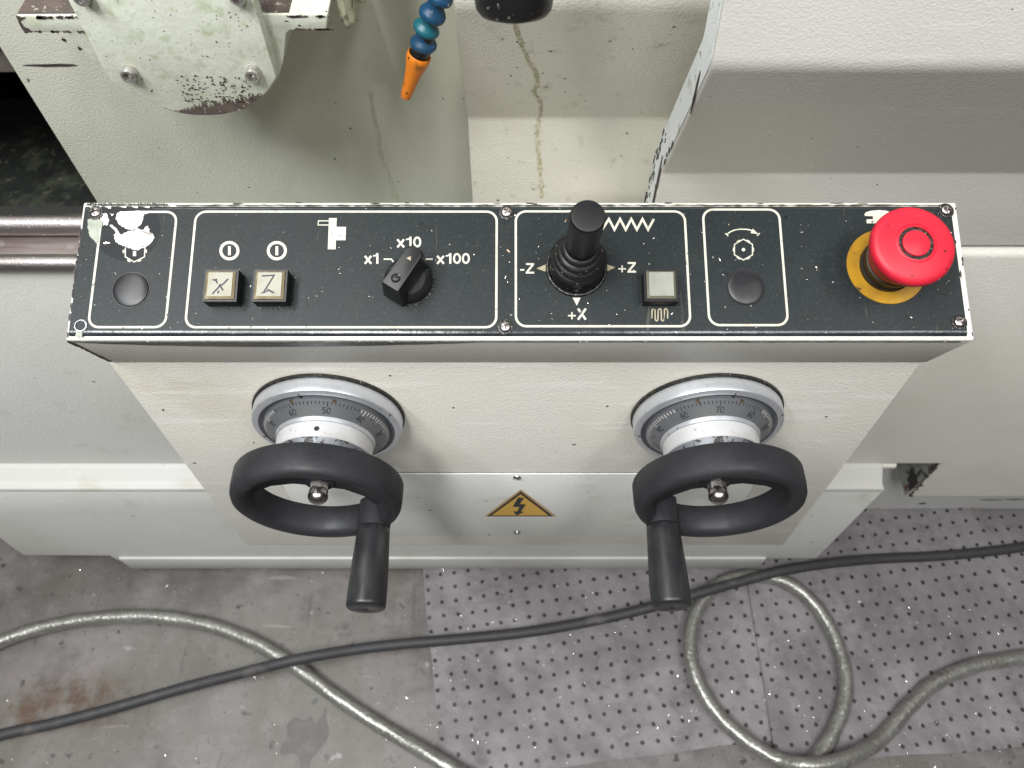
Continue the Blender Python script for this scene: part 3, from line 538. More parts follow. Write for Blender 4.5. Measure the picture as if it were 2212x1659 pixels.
for k in range(3):
    x = 1408 + 13.2 * k
    sq += [(x, 690), (x + 1.0, 674)] + [(x + 4.0 + 3.2 * math.cos(R(180 - 30 * j)), 671 - 4 * math.sin(R(30 * j))) for j in range(7)] + [(x + 8.0, 674), (x + 7.6, 688)] if k == 2 else [(x, 688), (x + 0.6, 674)] + [(x + 3.9 + 3.2 * math.cos(R(180 - 30 * j)), 671 - 4 * math.sin(R(30 * j))) for j in range(7)] + [(x + 7.2, 674), (x + 7.4, 688)] + [(x + 10.3 + 2.8 * math.cos(R(180 - 30 * j)), 689 + 4 * math.sin(R(30 * j))) for j in range(7)]
pprint('printed_wave_symbol', [(sq, 2.9)], m='print_dirty')
# spindle turning arrow + hexagon
arc = [(1508.7 + .2852 * x, 406 + .2852 * y) for x, y in [(215, 352), (240, 333), (270, 320), (300, 314), (330, 312), (360, 313), (385, 317), (405, 323)]]
K = lambda x, y: (1508.7 + .2852 * x, 406 + .2852 * y)
pprint('printed_turn_arrow', [(arc, 2.6), ([K(203, 343), K(226, 364)], 2.2), ([K(444, 362), K(466, 342)], 2.2)], [[K(412, 309), K(455, 349), K(395, 342)]])
def hexsym(cx, cy, Rr, only=None):
    P = [(cx + Rr * math.cos(R(90 + 60 * k)), cy - Rr * math.sin(R(90 + 60 * k)) * 1.0) for k in range(6)]; st = [(P, 2.4, True)]
    for k in range(6):
        a, b = Vector(P[k]), Vector(P[(k + 1) % 6]); m = (a + b) / 2; d = (b - a).normalized(); o = (m - Vector((cx, cy))).normalized()
        st.append(([tuple(m - d * 4.2 + o * 1.6), tuple(m + d * 4.2 + o * 1.6)], 3.4))
    return st
pprint('printed_hexagon_symbol', hexsym(*K(341, 467), 22.5), [circ(*K(341, 467), 3.8, n=14)])
pprint('printed_pictogram', (), [[K(1256, 200), K(1270, 183), K(1310, 172), K(1370, 167), K(1425, 172), K(1468, 188), K(1468, 268), K(1275, 268), K(1273, 238), K(1322, 236), K(1322, 214), K(1262, 212)]])
# remains of the left hexagon symbol and the torn sticker
Q = lambda x, y: (109.7 + .2728 * x, 406 + .2728 * y)
pprint('printed_hexagon_symbol', [([Q(590, 470), Q(590, 545), Q(660, 586), Q(742, 545), Q(746, 465)], 2.4), ([Q(576, 490), Q(576, 515)], 3.4), ([Q(755, 488), Q(755, 514)], 3.4), ([Q(606, 570), Q(630, 584)], 3.4), ([Q(690, 582), Q(716, 570)], 3.4), ([Q(663, 500), Q(663, 540)], 7)])
random.seed(21)
def jag(P, amp, sub=5):
    out = []
    for i in range(len(P)):
        a, b = P[i], P[(i + 1) % len(P)]
        for k in range(sub):
            t = k / sub; out.append((a[0] + (b[0] - a[0]) * t + random.uniform(-amp, amp), a[1] + (b[1] - a[1]) * t + random.uniform(-amp, amp)))
    return out
def layer(name, polys, m, h, parent=plate, **kw):
    parts = []
    for p in polys: fn = ppx(h); parts.append(([fn(x, y) for x, y in p], [tuple(range(len(p)))]))
    v, f = merge(*parts); return mk(name, v, f, m, parent, smooth=0, **kw)
stk = layer('torn_sticker', [[(x, max(446, y)) for x, y in circ(*Q(600, 320), 73, 70, 40)]], 'glue_film', 0.00004, label='torn round sticker remains, black glue and white paper')
def clipx(pts): return pts
layer('paper_remains', [jag([Q(515, 240), Q(525, 200), Q(560, 183), Q(780, 183), Q(780, 200), Q(745, 205), Q(730, 235), Q(715, 290), Q(680, 318), Q(640, 333), Q(590, 320), Q(540, 290)], 1.1, 7),
    jag([Q(500, 370), Q(530, 350), Q(560, 368), Q(610, 345), Q(660, 335), Q(690, 318), Q(715, 330), Q(725, 350), Q(745, 312), Q(768, 300), Q(780, 320), Q(790, 370), Q(812, 360), Q(818, 400), Q(790, 445), Q(740, 470), Q(690, 492), Q(640, 484), Q(580, 462), Q(530, 440), Q(505, 410)], 1.5, 6),
    jag([Q(462, 295), Q(480, 290), Q(520, 320), Q(540, 350), Q(520, 365), Q(500, 330)], 0.5), jag([Q(415, 205), Q(440, 200), Q(462, 260), Q(450, 295), Q(415, 295), Q(408, 240)], 1.3, 5), jag([Q(435, 428), Q(468, 430), Q(466, 440), Q(440, 440)], 0.3)], 'white_print', 0.00032, stk)
layer('glue_residue', [jag([Q(290, 250), Q(330, 240), Q(400, 252), Q(410, 300), Q(385, 320), Q(378, 420), Q(362, 440), Q(310, 380), Q(292, 310)], 0.8)], 'residue', 0.00028, stk)
layer('edge_flakes', [jag([Q(x, 148), Q(x + w, 142), Q(x + w - 4, 152 + h), Q(x + 5, 150)], 0.7) for x, w, h in ((330, 70, 4), (420, 60, 14), (540, 60, 4), (640, 50, 10), (730, 55, 8), (300, 25, 6))], 'white_print', 0.0003, stk)
# screws of the faceplate, one empty hole
sv, sf = screw_mesh(0.0037, 0.0024, 0.0)
for k, (px, py, rr, s) in enumerate(((205, 459, 0.4, 1.05), (1094, 458.5, 0.9, 1.0), (1091.7, 706, 0.2, 1.0), (2045, 454, 1.1, 1.0), (2073.4, 695.5, 0.6, 1.0))):
    u_, v_ = uv(px, py, 0.001); M = PMAT @ Matrix.Translation((u_, v_, PH)) @ Matrix.Rotation(rr, 4, 'Z') @ Matrix.Scale(s, 4)
    sc_ = mk('screw', xf(M, sv), sf, 'screw_steel', con)
    vv, ff = lathe([(0.0035, 0.0001), (0.0052, 0.0001), (0.0050, 0.0004), (0.0035, 0.0006)], PMAT @ Matrix.Translation((u_, v_, PH)), 30); mk('dirt_ring', vv, ff, 'grime_black', sc_, smooth=0)
u_, v_ = uv(175, 704); v, f = lathe([(0.0032, 0.0001), (0.0033, 0.0006), (0.0040, 0.0006), (0.0042, 0.0001)], PMAT @ Matrix.Translation((u_, v_, PH)), 30); mk('empty_screw_hole', v, f, 'chrome', con)
layer('glue_residue', [jag([(164, 717), (178, 717), (177, 728), (163, 728)], 0.6)], 'residue', 0.0003)
# blanking plugs
for px, py, rr, lab in ((283.5, 626.4, 0.0116, None), (1610.8, 621.3, 0.0118, None)):
    u_, v_ = uv(px, py); M = PMAT @ Matrix.Translation((u_, v_, PH))
    v, f = lathe([(rr + 0.0008, -0.0002), (rr + 0.0006, 0.0003), (rr, 0.0003), (rr * 0.985, 0.0011), (rr * 0.93, 0.0014), (rr * 0.7, 0.0018), (rr * 0.35, 0.0021), (0, 0.0022)], M, 56); mk('blanking_plug', v, f, 'plug_black', con)
# dirt and wear along the plate edges
def strip_uv(u0, u1, va, vb, amp_a, amp_b, h, nrm=False, n=140, fade=None):
    vs, fs = [], []
    for i in range(n + 1):
        u = u0 + (u1 - u0) * i / n; a = va + random.uniform(-1, 1) * amp_a; b = vb + random.uniform(-1, 1) * amp_b
        if fade: b = va + (b - va) * fade(i / n)
        vs += [pan(u, a, h), pan(u, b, h)]
    fs = [(2 * i, 2 * i + 1, 2 * i + 3, 2 * i + 2) for i in range(n)]
    return vs, fs
random.seed(4)
v, f = strip_uv(pu0 + 0.06, pu1 - 0.002, pv1 - 0.0006, pv1 + 0.0003, 0.0004, 0.0003, 0.0006); mk('edge_grime', v, f, 'grime_green', con, smooth=0, kind='stuff')
v, f = strip_uv(pu0 + 0.001, pu0 + 0.055, pv1 - 0.0004, pv1 + 0.0011, 0.0003, 0.0006, 0.0006); mk('edge_grime', v, f, 'grime_black', con, smooth=0, kind='stuff')
wd = []
for i in range(12):
    u = random.uniform(U0 + 0.05, U1 - 0.02); wd.append(prism(blob(u, V1 - random.uniform(0.0002, 0.0014), random.uniform(0.001, 0.004), random.uniform(0.0002, 0.0005), 8, 0.5), PMAT, -0.0013, -0.0007))
for i in range(9):
    vv_ = random.uniform(V0, V1 - 0.004); wd.append(prism(blob(U1 - random.choice((0.0015, 0.0040)) + random.uniform(-.0004, .0004), vv_, random.uniform(0.0002, 0.0006), random.uniform(0.0006, 0.002), 8, 0.5), PMAT, -0.0013, -0.0008))
for i in range(24):
    vv_ = random.uniform(V0, V1 - .002); wd.append(prism(blob(U0 + 0.0013, vv_, random.uniform(0.0004, 0.0009), random.uniform(0.001, 0.004), 8, 0.5), PMAT, -0.0013, -0.0008))
v, f = merge(*wd); mk('paint_wear', v, f, 'chip_dark', con, smooth=0, kind='stuff')
# open joint under the plate: dark gap, wide on the left
MUN = Matrix(((1, 0, 0, PO.x), (0, -PN.y, -PV.y, PO.y), (0, -PN.z, -PV.z, PO.z), (0, 0, 0, 1)))   # (u, depth) on the lip face
top, bot = [], []
for i in range(101):
    t = i / 100; u = U0 + 0.004 + (U1 - U0 - 0.012) * t
    d = 0.0030 + 0.0125 * max(0, math.sin(min(1, t / 0.46) * math.pi)) ** 0.8 * (1 - t * 0.6) + random.uniform(-0.0004, 0.0004)
    top.append((u, 0.0028)); bot.append((u, max(0.0034, d + 0.0006)))
v, f = prism(top + bot[::-1], MUN, -V0 + 0.0001, -V0 + 0.0007); mk('joint_gap', v, f, 'grime_black', con, smooth=0)
# lower left housing edge, paint worn to metal
ww = [prism(blob(U0 + 0.0012 + random.uniform(-.0004, .0004), 0.004 + 0.05 * k / 16, random.uniform(.0006, .0016), random.uniform(.001, .0032), 8, .4), MUN, -V0 + 0.00005, -V0 + 0.0006) for k in range(17)]
v, f = merge(*ww); mk('paint_wear', v, f, 'chip_dark', con, smooth=0, kind='stuff')
# dirty specks on the apron
random.seed(9); ww = []
for px, py in ((843, 811), (548, 956), (1312, 877), (640, 835), (905, 1030), (1180, 1090), (980, 880), (1240, 960), (1640, 1120), (420, 1000), (1785, 900), (352, 885)):
    p = onY(px, py, AY); ww.append(prism(blob(p.x, p.z, random.uniform(.0007, .0016), random.uniform(.0006, .0012), 7, .4), MXZ, AY - 0.0004, AY + 0.0002))
v, f = merge(*ww); mk('dirt_specks', v, f, 'chip_dark', con, smooth=0, kind='stuff')
# ------------------------------------------------------------------ push buttons
def push_button(px, py, label, cap_m, rim_m, ink):
    h = 0.0105; u_, v_ = uv(px, py, h); o = thing('push_button', label, 'button', pan(u_, v_, 0), 'square push buttons')
    M = PMAT @ Matrix.Translation((u_, v_, 0)); s = 0.0107
    v, f = merge(prism([(-s, -s), (s, -s), (s, s), (-s, s)], M, 0, h - 0.0022)); mk('button_housing', v, f, 'black_plastic', o, bevel=(0.0005, 2))
    q = s - 0.0013; parts = []
    for a, b, c, d in ((-s, s, -s, -q), (-s, s, q, s), (-s, -q, -q, q), (q, s, -q, q)): parts.append(prism([(a, c), (b, c), (b, d), (a, d)], M, h - 0.0021, h))
    v, f = merge(*parts); mk('bezel', v, f, 'black_plastic', o, smooth=0)
    c, c2 = 0.0092, 0.0077; hz = h - 0.0019; ht = h + 0.0012
    ring = [(-c, -c, hz), (c, -c, hz), (c, c, hz), (-c, c, hz), (-c, -c, ht - .0006), (c, -c, ht - .0006), (c, c, ht - .0006), (-c, c, ht - .0006), (-c2, -c2 - .0002, ht), (c2, -c2 - .0002, ht), (c2, c2 + .0006, ht), (-c2, c2 + .0006, ht)]
    fs = [(0, 1, 5, 4), (1, 2, 6, 5), (2, 3, 7, 6), (3, 0, 4, 7), (4, 5, 9, 8), (5, 6, 10, 9), (6, 7, 11, 10), (7, 4, 8, 11), (8, 9, 10, 11), (3, 2, 1, 0)]
    cap = mk('lens_cap', xf(M, ring), fs, rim_m, o, smooth=0)
    v, f = prism(rrect(-c2, -c2, c2, c2 + .0004, 0.0004, 2), M, ht + 0.0001, ht + 0.0004); mk('lens_face', v, f, cap_m, cap, smooth=0)
    if ink:
        parts = []
        for k, (pts, w) in enumerate(ink): parts.append(quads_mesh(stroke([(x * c2, y * c2) for x, y in pts], w * c2), lambda x, y, k=k: M @ Vector((x, y, ht + 0.00045 + 0.00003 * k))))
        v, f = merge(*parts); mk('handwritten_letter', v, f, 'pen_ink', cap, smooth=0)
    g = []
    for k in range(26):
        a = random.uniform(-0.2, 1.0); side = random.random() < 0.5
        x, y = (s + random.uniform(.0005, .003), random.uniform(-s - .002, s)) if side else (random.uniform(-s, s + .002), -s - random.uniform(.0004, .0022))
        g.append(prism(blob(x, y, random.uniform(.0002, .0006), random.uniform(.0002, .0006), 6, .5), M, 0, random.uniform(.0004, .0008)))
    v, f = merge(*g); mk('dirt', v, f, 'grime_black', o, smooth=0, kind='stuff')
    return o
random.seed(12)
push_button(476.6, 616.6, 'square cream push button hand-lettered with a scrawled x', 'cap_cream', 'cap_amber', [([(-.62, .44), (-.30, .34), (-.22, .10)], .14), ([(-.54, -.80), (-.05, -.22), (.02, .05)], .14), ([(.02, -.15), (.35, .12), (.64, .48)], .14), ([(.05, -.10), (.32, -.52)], .14), ([(-.02, -.52), (-.10, -.76)], .14), ([(-.42, .40), (-.26, .48)], .12)])
push_button(583, 616.6, 'square cream push button hand-lettered with a large Z', 'cap_cream', 'cap_amber', [([(-.64, .74), (.42, .82)], .13), ([(.38, .84), (-.40, -.66)], .13), ([(-.58, -.74), (-.30, -.66), (-.05, -.52)], .10), ([(-.12, -.42), (.46, -.72)], .15)])
push_button(1428, 615.8, 'square grey blank push button beside the joystick', 'cap_grey', 'cap_smoke', None)
# ------------------------------------------------------------------ rotary switch
ku, kv = uv(881, 604, 0.004); KM = PMAT @ Matrix.Translation((ku, kv, PH))
rs = thing('rotary_switch', 'black rotary selector knob set between x10 and x100', 'knob', pan(ku, kv, 0))
v, f = lathe([(0.0152, 0), (0.0152, 0.004), (0.0148, 0.0055), (0.0125, 0.0085), (0.0118, 0.0090), (0, 0.0090)], KM, 64); mk('knob_skirt', v, f, 'plug_black', rs, smooth=30)
KR = KM @ Matrix.Rotation(R(-32), 4, 'Z')                    # pointer direction: local +y turned clockwise
hw, hl = 0.0062, 0.0170
bot = [(-hw - .0016, -hl), (hw + .0016, -hl), (hw + .0014, hl * .80), (0.0034, hl), (-0.0034, hl), (-hw - .0014, hl * .80)]
topp = [(-hw, -hl + .002), (hw, -hl + .002), (hw - .0004, hl * .68), (0.0034, hl - .0014), (-0.0034, hl - .0014), (-hw + .0004, hl * .68)]
vs = [(x, y, 0.003) for x, y in bot] + [(x, y, 0.0255) for x, y in topp]; fs = [tuple(range(5, -1, -1)), tuple(range(6, 12))] + [(k, (k + 1) % 6, 6 + (k + 1) % 6, 6 + k) for k in range(6)]
mk('knob_grip', xf(KR, vs), fs, 'black_plastic', rs, bevel=(0.0008, 3))
vv, ff = prism([(-0.0016, 0.0060), (0.0016, 0.0060), (0, 0.0086)], KR, 0.0253, 0.0257); mk('pointer_mark', vv, ff, 'print_dirty', rs, smooth=0)
sv2, sf2 = screw_mesh(0.0023, 0.0012, 0.4); mk('knob_screw', xf(KR @ Matrix.Translation((0, -0.0082, 0.0252)), sv2), sf2, 'plug_black', rs)
vv, ff = lathe([(0.0023, 0.0001), (0.0027, 0.0004), (0.0031, 0.0001)], KR @ Matrix.Translation((0, -0.0082, 0.0254)), 24); mk('screw_recess', vv, ff, 'grime_black', rs, smooth=0)
g = [prism(blob(0.0165 * math.cos(t), 0.0165 * math.sin(t), random.uniform(.0003, .0010), random.uniform(.0003, .0009), 6, .5), KM, 0, .0007) for t in [R(random.uniform(-110, 10)) for _ in range(40)]]
v, f = merge(*g); mk('dirt', v, f, 'grime_black', rs, smooth=0, kind='stuff')
# ------------------------------------------------------------------ joystick
ju, jv = uv(1245, 579); JM = PMAT @ Matrix.Translation((ju, jv, PH))
js = thing('joystick', 'black joystick with ribbed rubber boot between minus Z and plus Z arrows', 'joystick', pan(ju, jv, 0))
v, f = lathe([(0.0200, 0), (0.0200, 0.0012), (0.0194, 0.0020), (0.0186, 0.0022)], JM, 72); mk('base_ring', v, f, 'grime_black', js)
v, f = lathe([(0.0188, 0), (0.0188, 0.0030), (0.0184, 0.0036), (0.0180, 0.0032), (0.0178, 0.0040), (0.0170, 0.0105), (0.0160, 0.0120)], JM, 72); mk('base_collar', v, f, 'black_gloss', js)
prof = [(0.0160, 0.0105)]; h = 0.012
for rr in (0.0176, 0.0161, 0.0143, 0.0121):
    prof += [(rr - 0.0034, h), (rr - 0.0008, h + 0.0006), (rr + 0.0003, h + 0.0018), (rr + 0.0003, h + 0.0032), (rr - 0.0010, h + 0.0046), (rr - 0.0034, h + 0.0054)]; h += 0.0062
prof += [(0.0098, h), (0.0098, h + 0.003)]
v, f = lathe(prof, JM, 72); mk('rubber_boot', v, f, 'rubber', js, smooth=60)
v, f = lathe([(0.0096, 0.030), (0.0096, 0.042), (0.0099, 0.046), (0.0100, 0.0768), (0.0098, 0.0780), (0.0092, 0.0788), (0.0080, 0.0790), (0, 0.0790)], JM, 72); mk('stick_handle', v, f, 'black_plastic', js)
# ------------------------------------------------------------------ emergency stop
eu, ev = uv(1913.7, 576.0); EM = PMAT @ Matrix.Translation((eu, ev, PH))
es = thing('emergency_stop_button', 'red mushroom emergency stop button on a yellow ring', 'emergency stop', pan(eu, ev, 0))
v, f = lathe([(0, 0), (0.0257, 0), (0.0257, 0.0006), (0.0254, 0.0009), (0.0166, 0.0009), (0, 0.0009)], EM, 80); mk('yellow_ring', v, f, 'yellow_ring', es)
v, f = lathe([(0.0178, 0.0009), (0.0178, 0.0040), (0.0172, 0.0046), (0.0172, 0.0080), (0.0176, 0.0086), (0.0176, 0.0112), (0.0168, 0.0117), (0.0150, 0.0118)], EM, 72); mk('collar', v, f, 'black_plastic', es)
v, f = lathe([(0.0150, 0.0116), (0.0168, 0.0120), (0.0176, 0.0132), (0.0186, 0.0180), (0.0202, 0.0230), (0.0226, 0.0272), (0.0246, 0.0294), (0.0254, 0.0318), (0.0254, 0.0335), (0.0250, 0.0350), (0.0240, 0.0362), (0.0215, 0.0372), (0.0160, 0.0382), (0.0126, 0.0386), (0.0122, 0.0381), (0.0116, 0.0386), (0.0106, 0.0387), (0.0105, 0.0372), (0.0084, 0.0372), (0.0082, 0.0389), (0.0077, 0.0392), (0, 0.0394)], EM, 96); mush = mk('mushroom_head', v, f, 'red_plastic', es, smooth=40)
v, f = lathe([(0.0084, 0.0378), (0.0105, 0.0378)], EM, 64); mk('dark_groove', v, f, 'grime_black', mush, smooth=0)  # black ring laid in the groove of the head
# ------------------------------------------------------------------ warning sign
ws = thing('warning_sticker', 'yellow triangular high voltage warning sticker with black lightning bolt', 'warning sign', onY(1124, 1115, AY - 0.0018))
SY = AY - 0.0017
WQ = lambda x, y: onY(987.5 + .1488 * x, 987.5 + .1488 * y, SY)
def flatY(name, P, m, dy):
    pts = [WQ(*p) for p in P]; poly = [(p.x, p.z) for p in pts]; v, f = prism(poly, MXZ, SY - dy, SY - dy + 0.0002); return mk(name, v, f, m, ws, smooth=0)
flatY('sticker_edge', [(922, 466), (400, 858), (1442, 856)], 'sign_edge', 0.0003)
flatY('black_border', [(924, 494), (440, 852), (1392, 852)], 'sign_black', 0.0006)
flatY('yellow_field', [(924, 530), (504, 834), (1326, 834)], 'sign_yellow', 0.0009)
flatY('lightning_bolt', [(884, 574), (970, 576), (906, 668), (998, 672), (922, 778), (974, 780), (862, 830), (815, 770), (868, 776), (908, 708), (806, 706)], 'sign_black', 0.0012)
# ------------------------------------------------------------------ handwheels
DIG = {'0': [circ(.3, .5, .26, .5, 16)], '1': [[(.3, 0), (.3, 1)]], '2': [[(.05, .8), (.2, 1), (.45, .95), (.5, .7), (.05, 0), (.55, 0)]], '3': [[(.05, .95), (.4, 1), (.5, .78), (.25, .55), (.52, .3), (.35, 0), (.03, .08)]],
       '4': [[(.42, 0), (.42, 1), (.0, .3), (.6, .3)]], '5': [[(.52, 1), (.12, 1), (.06, .55), (.35, .62), (.55, .35), (.35, 0), (.03, .08)]], '6': [[(.45, 1), (.12, .55), (.05, .25), (.28, 0), (.54, .25), (.32, .55), (.08, .4)]],
       '7': [[(.03, 1), (.56, 1), (.2, 0)]], '8': [circ(.3, .75, .2, .24, 12) + [(.5, .75)], circ(.3, .26, .26, .26, 12) + [(.56, .26)]], '9': [[(.15, 0), (.48, .45), (.55, .75), (.32, 1), (.06, .75), (.28, .45), (.52, .6)]]}
def handwheel(cx, cz, label, th50, index_deg, handle_xz, spokes, hole_deg):
    o = thing('handwheel', label, 'handwheel', (cx, AY, cz), 'handwheels on the apron')
    WM = Matrix(((1, 0, 0, cx), (0, 0, -1, AY), (0, 1, 0, cz), (0, 0, 0, 1)))         # local z points at the operator, local y up
    L = lambda p, seg=96: lathe(p, WM, seg)
    v, f = L([(0.020, 0.0002), (0.0592, 0.0002), (0.0592, 0.0022), (0.0575, 0.0030), (0.020, 0.0030)]); mk('gasket', v, f, 'grime_black', o)
    v, f = L([(0.0575, 0.0028), (0.0578, 0.0035), (0.0578, 0.0118), (0.0572, 0.0134), (0.0545, 0.0146), (0.0525, 0.0146)]); bz = mk('bezel_ring', v, f, 'aluminium', o, smooth=30)
    v, f = L([(0.0526, 0.0146), (0.0512, 0.0136), (0.0490, 0.0124), (0.0484, 0.0124)]); mk('groove', v, f, 'groove_grey', bz, smooth=30)
    t = R(90 - index_deg); M2 = WM @ Matrix.Rotation(t - R(90), 4, 'Z'); v, f = prism([(-0.0004, 0.0486), (0.0004, 0.0486), (0.0004, 0.0548), (-0.0004, 0.0548)], M2, 0.0124, 0.01485); mk('index_line', v, f, 'engraved', bz, smooth=0)
    v, f = L([(0.0484, 0.0120), (0.0484, 0.0158), (0.0478, 0.0164), (0.0382, 0.0236), (0.0380, 0.0238)]); dl = mk('graduated_dial', v, f, 'dial_grey', o, smooth=30)
    v, f = L([(0.0380, 0.0236), (0.0378, 0.0250), (0.0374, 0.0268), (0.0368, 0.0272)]); mk('dial_lip', v, f, 'aluminium', o, smooth=30)
    sl = Vector((0.0382 - 0.0478, 0.0236 - 0.0164)); ln = sl.length
    def cone(theta, s, lift=0.00025):                # theta clockwise from top, s metres inward along the cone
        r = 0.0478 + sl.x * s / ln + lift * (-sl.y / ln) * -1; z = 0.0164 + sl.y * s / ln + lift * (-sl.x / ln)
        return WM @ Vector((r * math.sin(theta), r * math.cos(theta), z))
    tk, tl = [], []
    for k in range(100):
        th = R(th50 - (k - 50) * 3.6); l = 0.0044 if k % 10 == 0 else 0.0036 if k % 5 == 0 else 0.0026; w = 0.00026 / 0.046
        side = abs(((math.degrees(th) + 180) % 360) - 180)
        (tl if side > 42 else tk).append(([cone(th - w, 0.0001), cone(th + w, 0.0001), cone(th + w, l), cone(th - w, l)], [(0, 1, 2, 3)]))
    v, f = merge(*tk); mk('graduation_marks', v, f, 'engraved', dl, smooth=0); v, f = merge(*tl); mk('graduation_marks', v, f, 'engraved_light', dl, smooth=0)
    for k in range(0, 100, 10):
        nm = []
        s = str(k) if k else '0'; th = R(th50 - (k - 50) * 3.6); hgt = 0.0046; wd_ = hgt * 0.72; tot = wd_ * len(s)
        for i, c in enumerate(s):
            for st in DIG[c]:
                for q_ in stroke(st, 0.13): nm.append(([cone(th + (-tot / 2 + i * wd_ + p[0] * hgt) / 0.0425, 0.0098 - p[1] * hgt) for p in q_], [(0, 1, 2, 3)]))
        v, f = merge(*nm); mk('numeral', v, f, 'engraved', dl, smooth=0)
    v, f = L([(0.0355, 0.0262), (0.0366, 0.0268), (0.0366, 0.0390), (0.0360, 0.0396), (0.030, 0.0396)]); hub = mk('hub', v, f, 'aluminium_bright', o, smooth=30)
    hd = R(90 - hole_deg); hp = Vector((0.0367 * math.cos(hd), 0.0367 * math.sin(hd), 0.0335)); v, f = lathe([(0, 0.0001), (0.0016, 0.0001), (0.0019, 0.0001), (0.0021, -0.0004)], WM @ frame(hp, (math.cos(hd), math.sin(hd), 0), (0, 0, 1)), 20); mk('grub_screw', v, f, 'engraved', hub)
    v, f = L([(0.0360, 0.0396), (0.0345, 0.0420), (0.0330, 0.0460), (0.0310, 0.0475), (0.0180, 0.0480), (0.0165, 0.0520), (0.0130, 0.0570), (0.0110, 0.0590), (0, 0.0590)]); mk('wheel_boss', v, f, 'flange_grey', o, smooth=30)
    # rim: rounded trapezoid section, wider at the back
    sec = [(0.0490, 0.0580), (0.0608, 0.0575), (0.0620, 0.0580), (0.0626, 0.0594), (0.0626, 0.0715), (0.0621, 0.0762), (0.0606, 0.0794), (0.0578, 0.0812), (0.0545, 0.0812), (0.0512, 0.0796), (0.0490, 0.0762), (0.0474, 0.0700), (0.0466, 0.0622), (0.0472, 0.0590), (0.0490, 0.0580)]
    v, f = L(sec, 112); mk('rim', v, f, 'wheel_black', o, smooth=45)
    for a in spokes:
        MR = WM @ Matrix.Rotation(R(a), 4, 'Z')
        pts = []
        for r_, w_, z0, z1 in ((0.008, 0.0085, 0.0520, 0.0600), (0.020, 0.0070, 0.0535, 0.0600), (0.036, 0.0068, 0.0565, 0.0630), (0.0475, 0.0095, 0.0590, 0.0680)): pts += [(r_, -w_, z0), (r_, w_, z0), (r_, w_ * .8, z1), (r_, -w_ * .8, z1)]
        fs = [(0, 1, 2, 3), (12, 15, 14, 13)]
        for i in range(3):
            for k in range(4): fs.append((4 * i + k, 4 * i + (k + 1) % 4, 4 * i + 4 + (k + 1) % 4, 4 * i + 4 + k))
        mk('spoke', xf(MR, pts), fs, 'wheel_black', o, bevel=(0.0015, 2))
    v, f = L([(0.0120, 0.0560), (0.0120, 0.0600), (0.0105, 0.0612), (0, 0.0612)], 48); mk('spoke_hub', v, f, 'wheel_black', o, smooth=30)
    v, f = lathe([(0.0074, 0.0600), (0.0074, 0.0660), (0.0066, 0.0668)], WM, 6, 0.3); nut = mk('cap_nut', v, f, 'old_steel', o, smooth=0)
    v, f = L([(0.0068, 0.0655), (0.0074, 0.0680)] + [(0.0076 * math.cos(R(a)), 0.0702 + 0.0072 * math.sin(R(a))) for a in range(0, 91, 10)], 40); mk('nut_dome', v, f, 'screw_steel', nut, smooth=60)
    hx, hz = handle_xz; HM = WM @ Matrix.Translation((hx, hz, 0))
    v, f = lathe([(0.0128, 0.0600), (0.0126, 0.0700), (0.0128, 0.0775), (0.0124, 0.0815), (0.0108, 0.0820)], HM, 48); mk('handle_lug', v, f, 'wheel_black', o, smooth=40)
    prof = [(0.0112, 0.0818), (0.0123, 0.0822)]
    for k in range(13):
        t_ = k / 12; prof.append((0.0126 + 0.0020 * math.sin(min(1, t_ * 1.08) * math.pi / 2) ** 1.3, 0.0826 + t_ * 0.058))
    prof += [(0.0145, 0.1425), (0.0137, 0.1436), (0.0116, 0.1442), (0.0022, 0.1444), (0.0014, 0.1438), (0, 0.1437)]
    v, f = lathe(prof, HM, 56); mk('handle', v, f, 'handle_black', o, smooth=40)
    return o
handwheel(-0.1445, 0.820, 'black handwheel under the rotary switch, grip at its lower right', 12, -11, (0.0370, -0.0370), (172, -24, 78), 3)
handwheel(0.1535, 0.8205, 'black handwheel under the plain grey button, grip at its lower left', 70.5, 9, (-0.0370, -0.0330), (8, 204, 102), 66)
# ------------------------------------------------------------------ spindle housing (upper left)
SPY = 0.470
sp = thing('spindle_housing', 'pale green painted spindle housing with rounded front plate and socket screws', 'spindle housing', (-0.24, SPY + 0.06, 0.93))
Z1 = lambda x, y: (.3472 * x, .3472 * y)
def spq(x, y, Y=SPY): p = onY(.3472 * x, .3472 * y, Y); return (p.x, p.z)
outline = [spq(430, -130), spq(470, 60), spq(540, 210), spq(600, 330), spq(655, 452), spq(690, 500), spq(760, 550), spq(880, 610), spq(1000, 664), spq(1120, 703), spq(1250, 718), spq(1400, 710), spq(1550, 664), spq(1650, 580), spq(1718, 484), spq(1690, 370), spq(1640, 200), spq(1580, 0), spq(1545, -130)]
bt = [Vector((*p, 0)) for p in outline[5:15]]; bt = [(p.x, p.y) for p in smooth_path(bt, 5)]
xl, xr2 = outline[4][0], outline[14][0]
poly = [(xl, outline[0][1]), (xl, outline[4][1])] + bt[1:] + [(xr2, outline[18][1])]
v, f = prism(poly, MXZ, SPY, SPY + 0.012); pl = mk('front_plate', v, f, 'cast_paint', sp, bevel=(0.0008, 2))
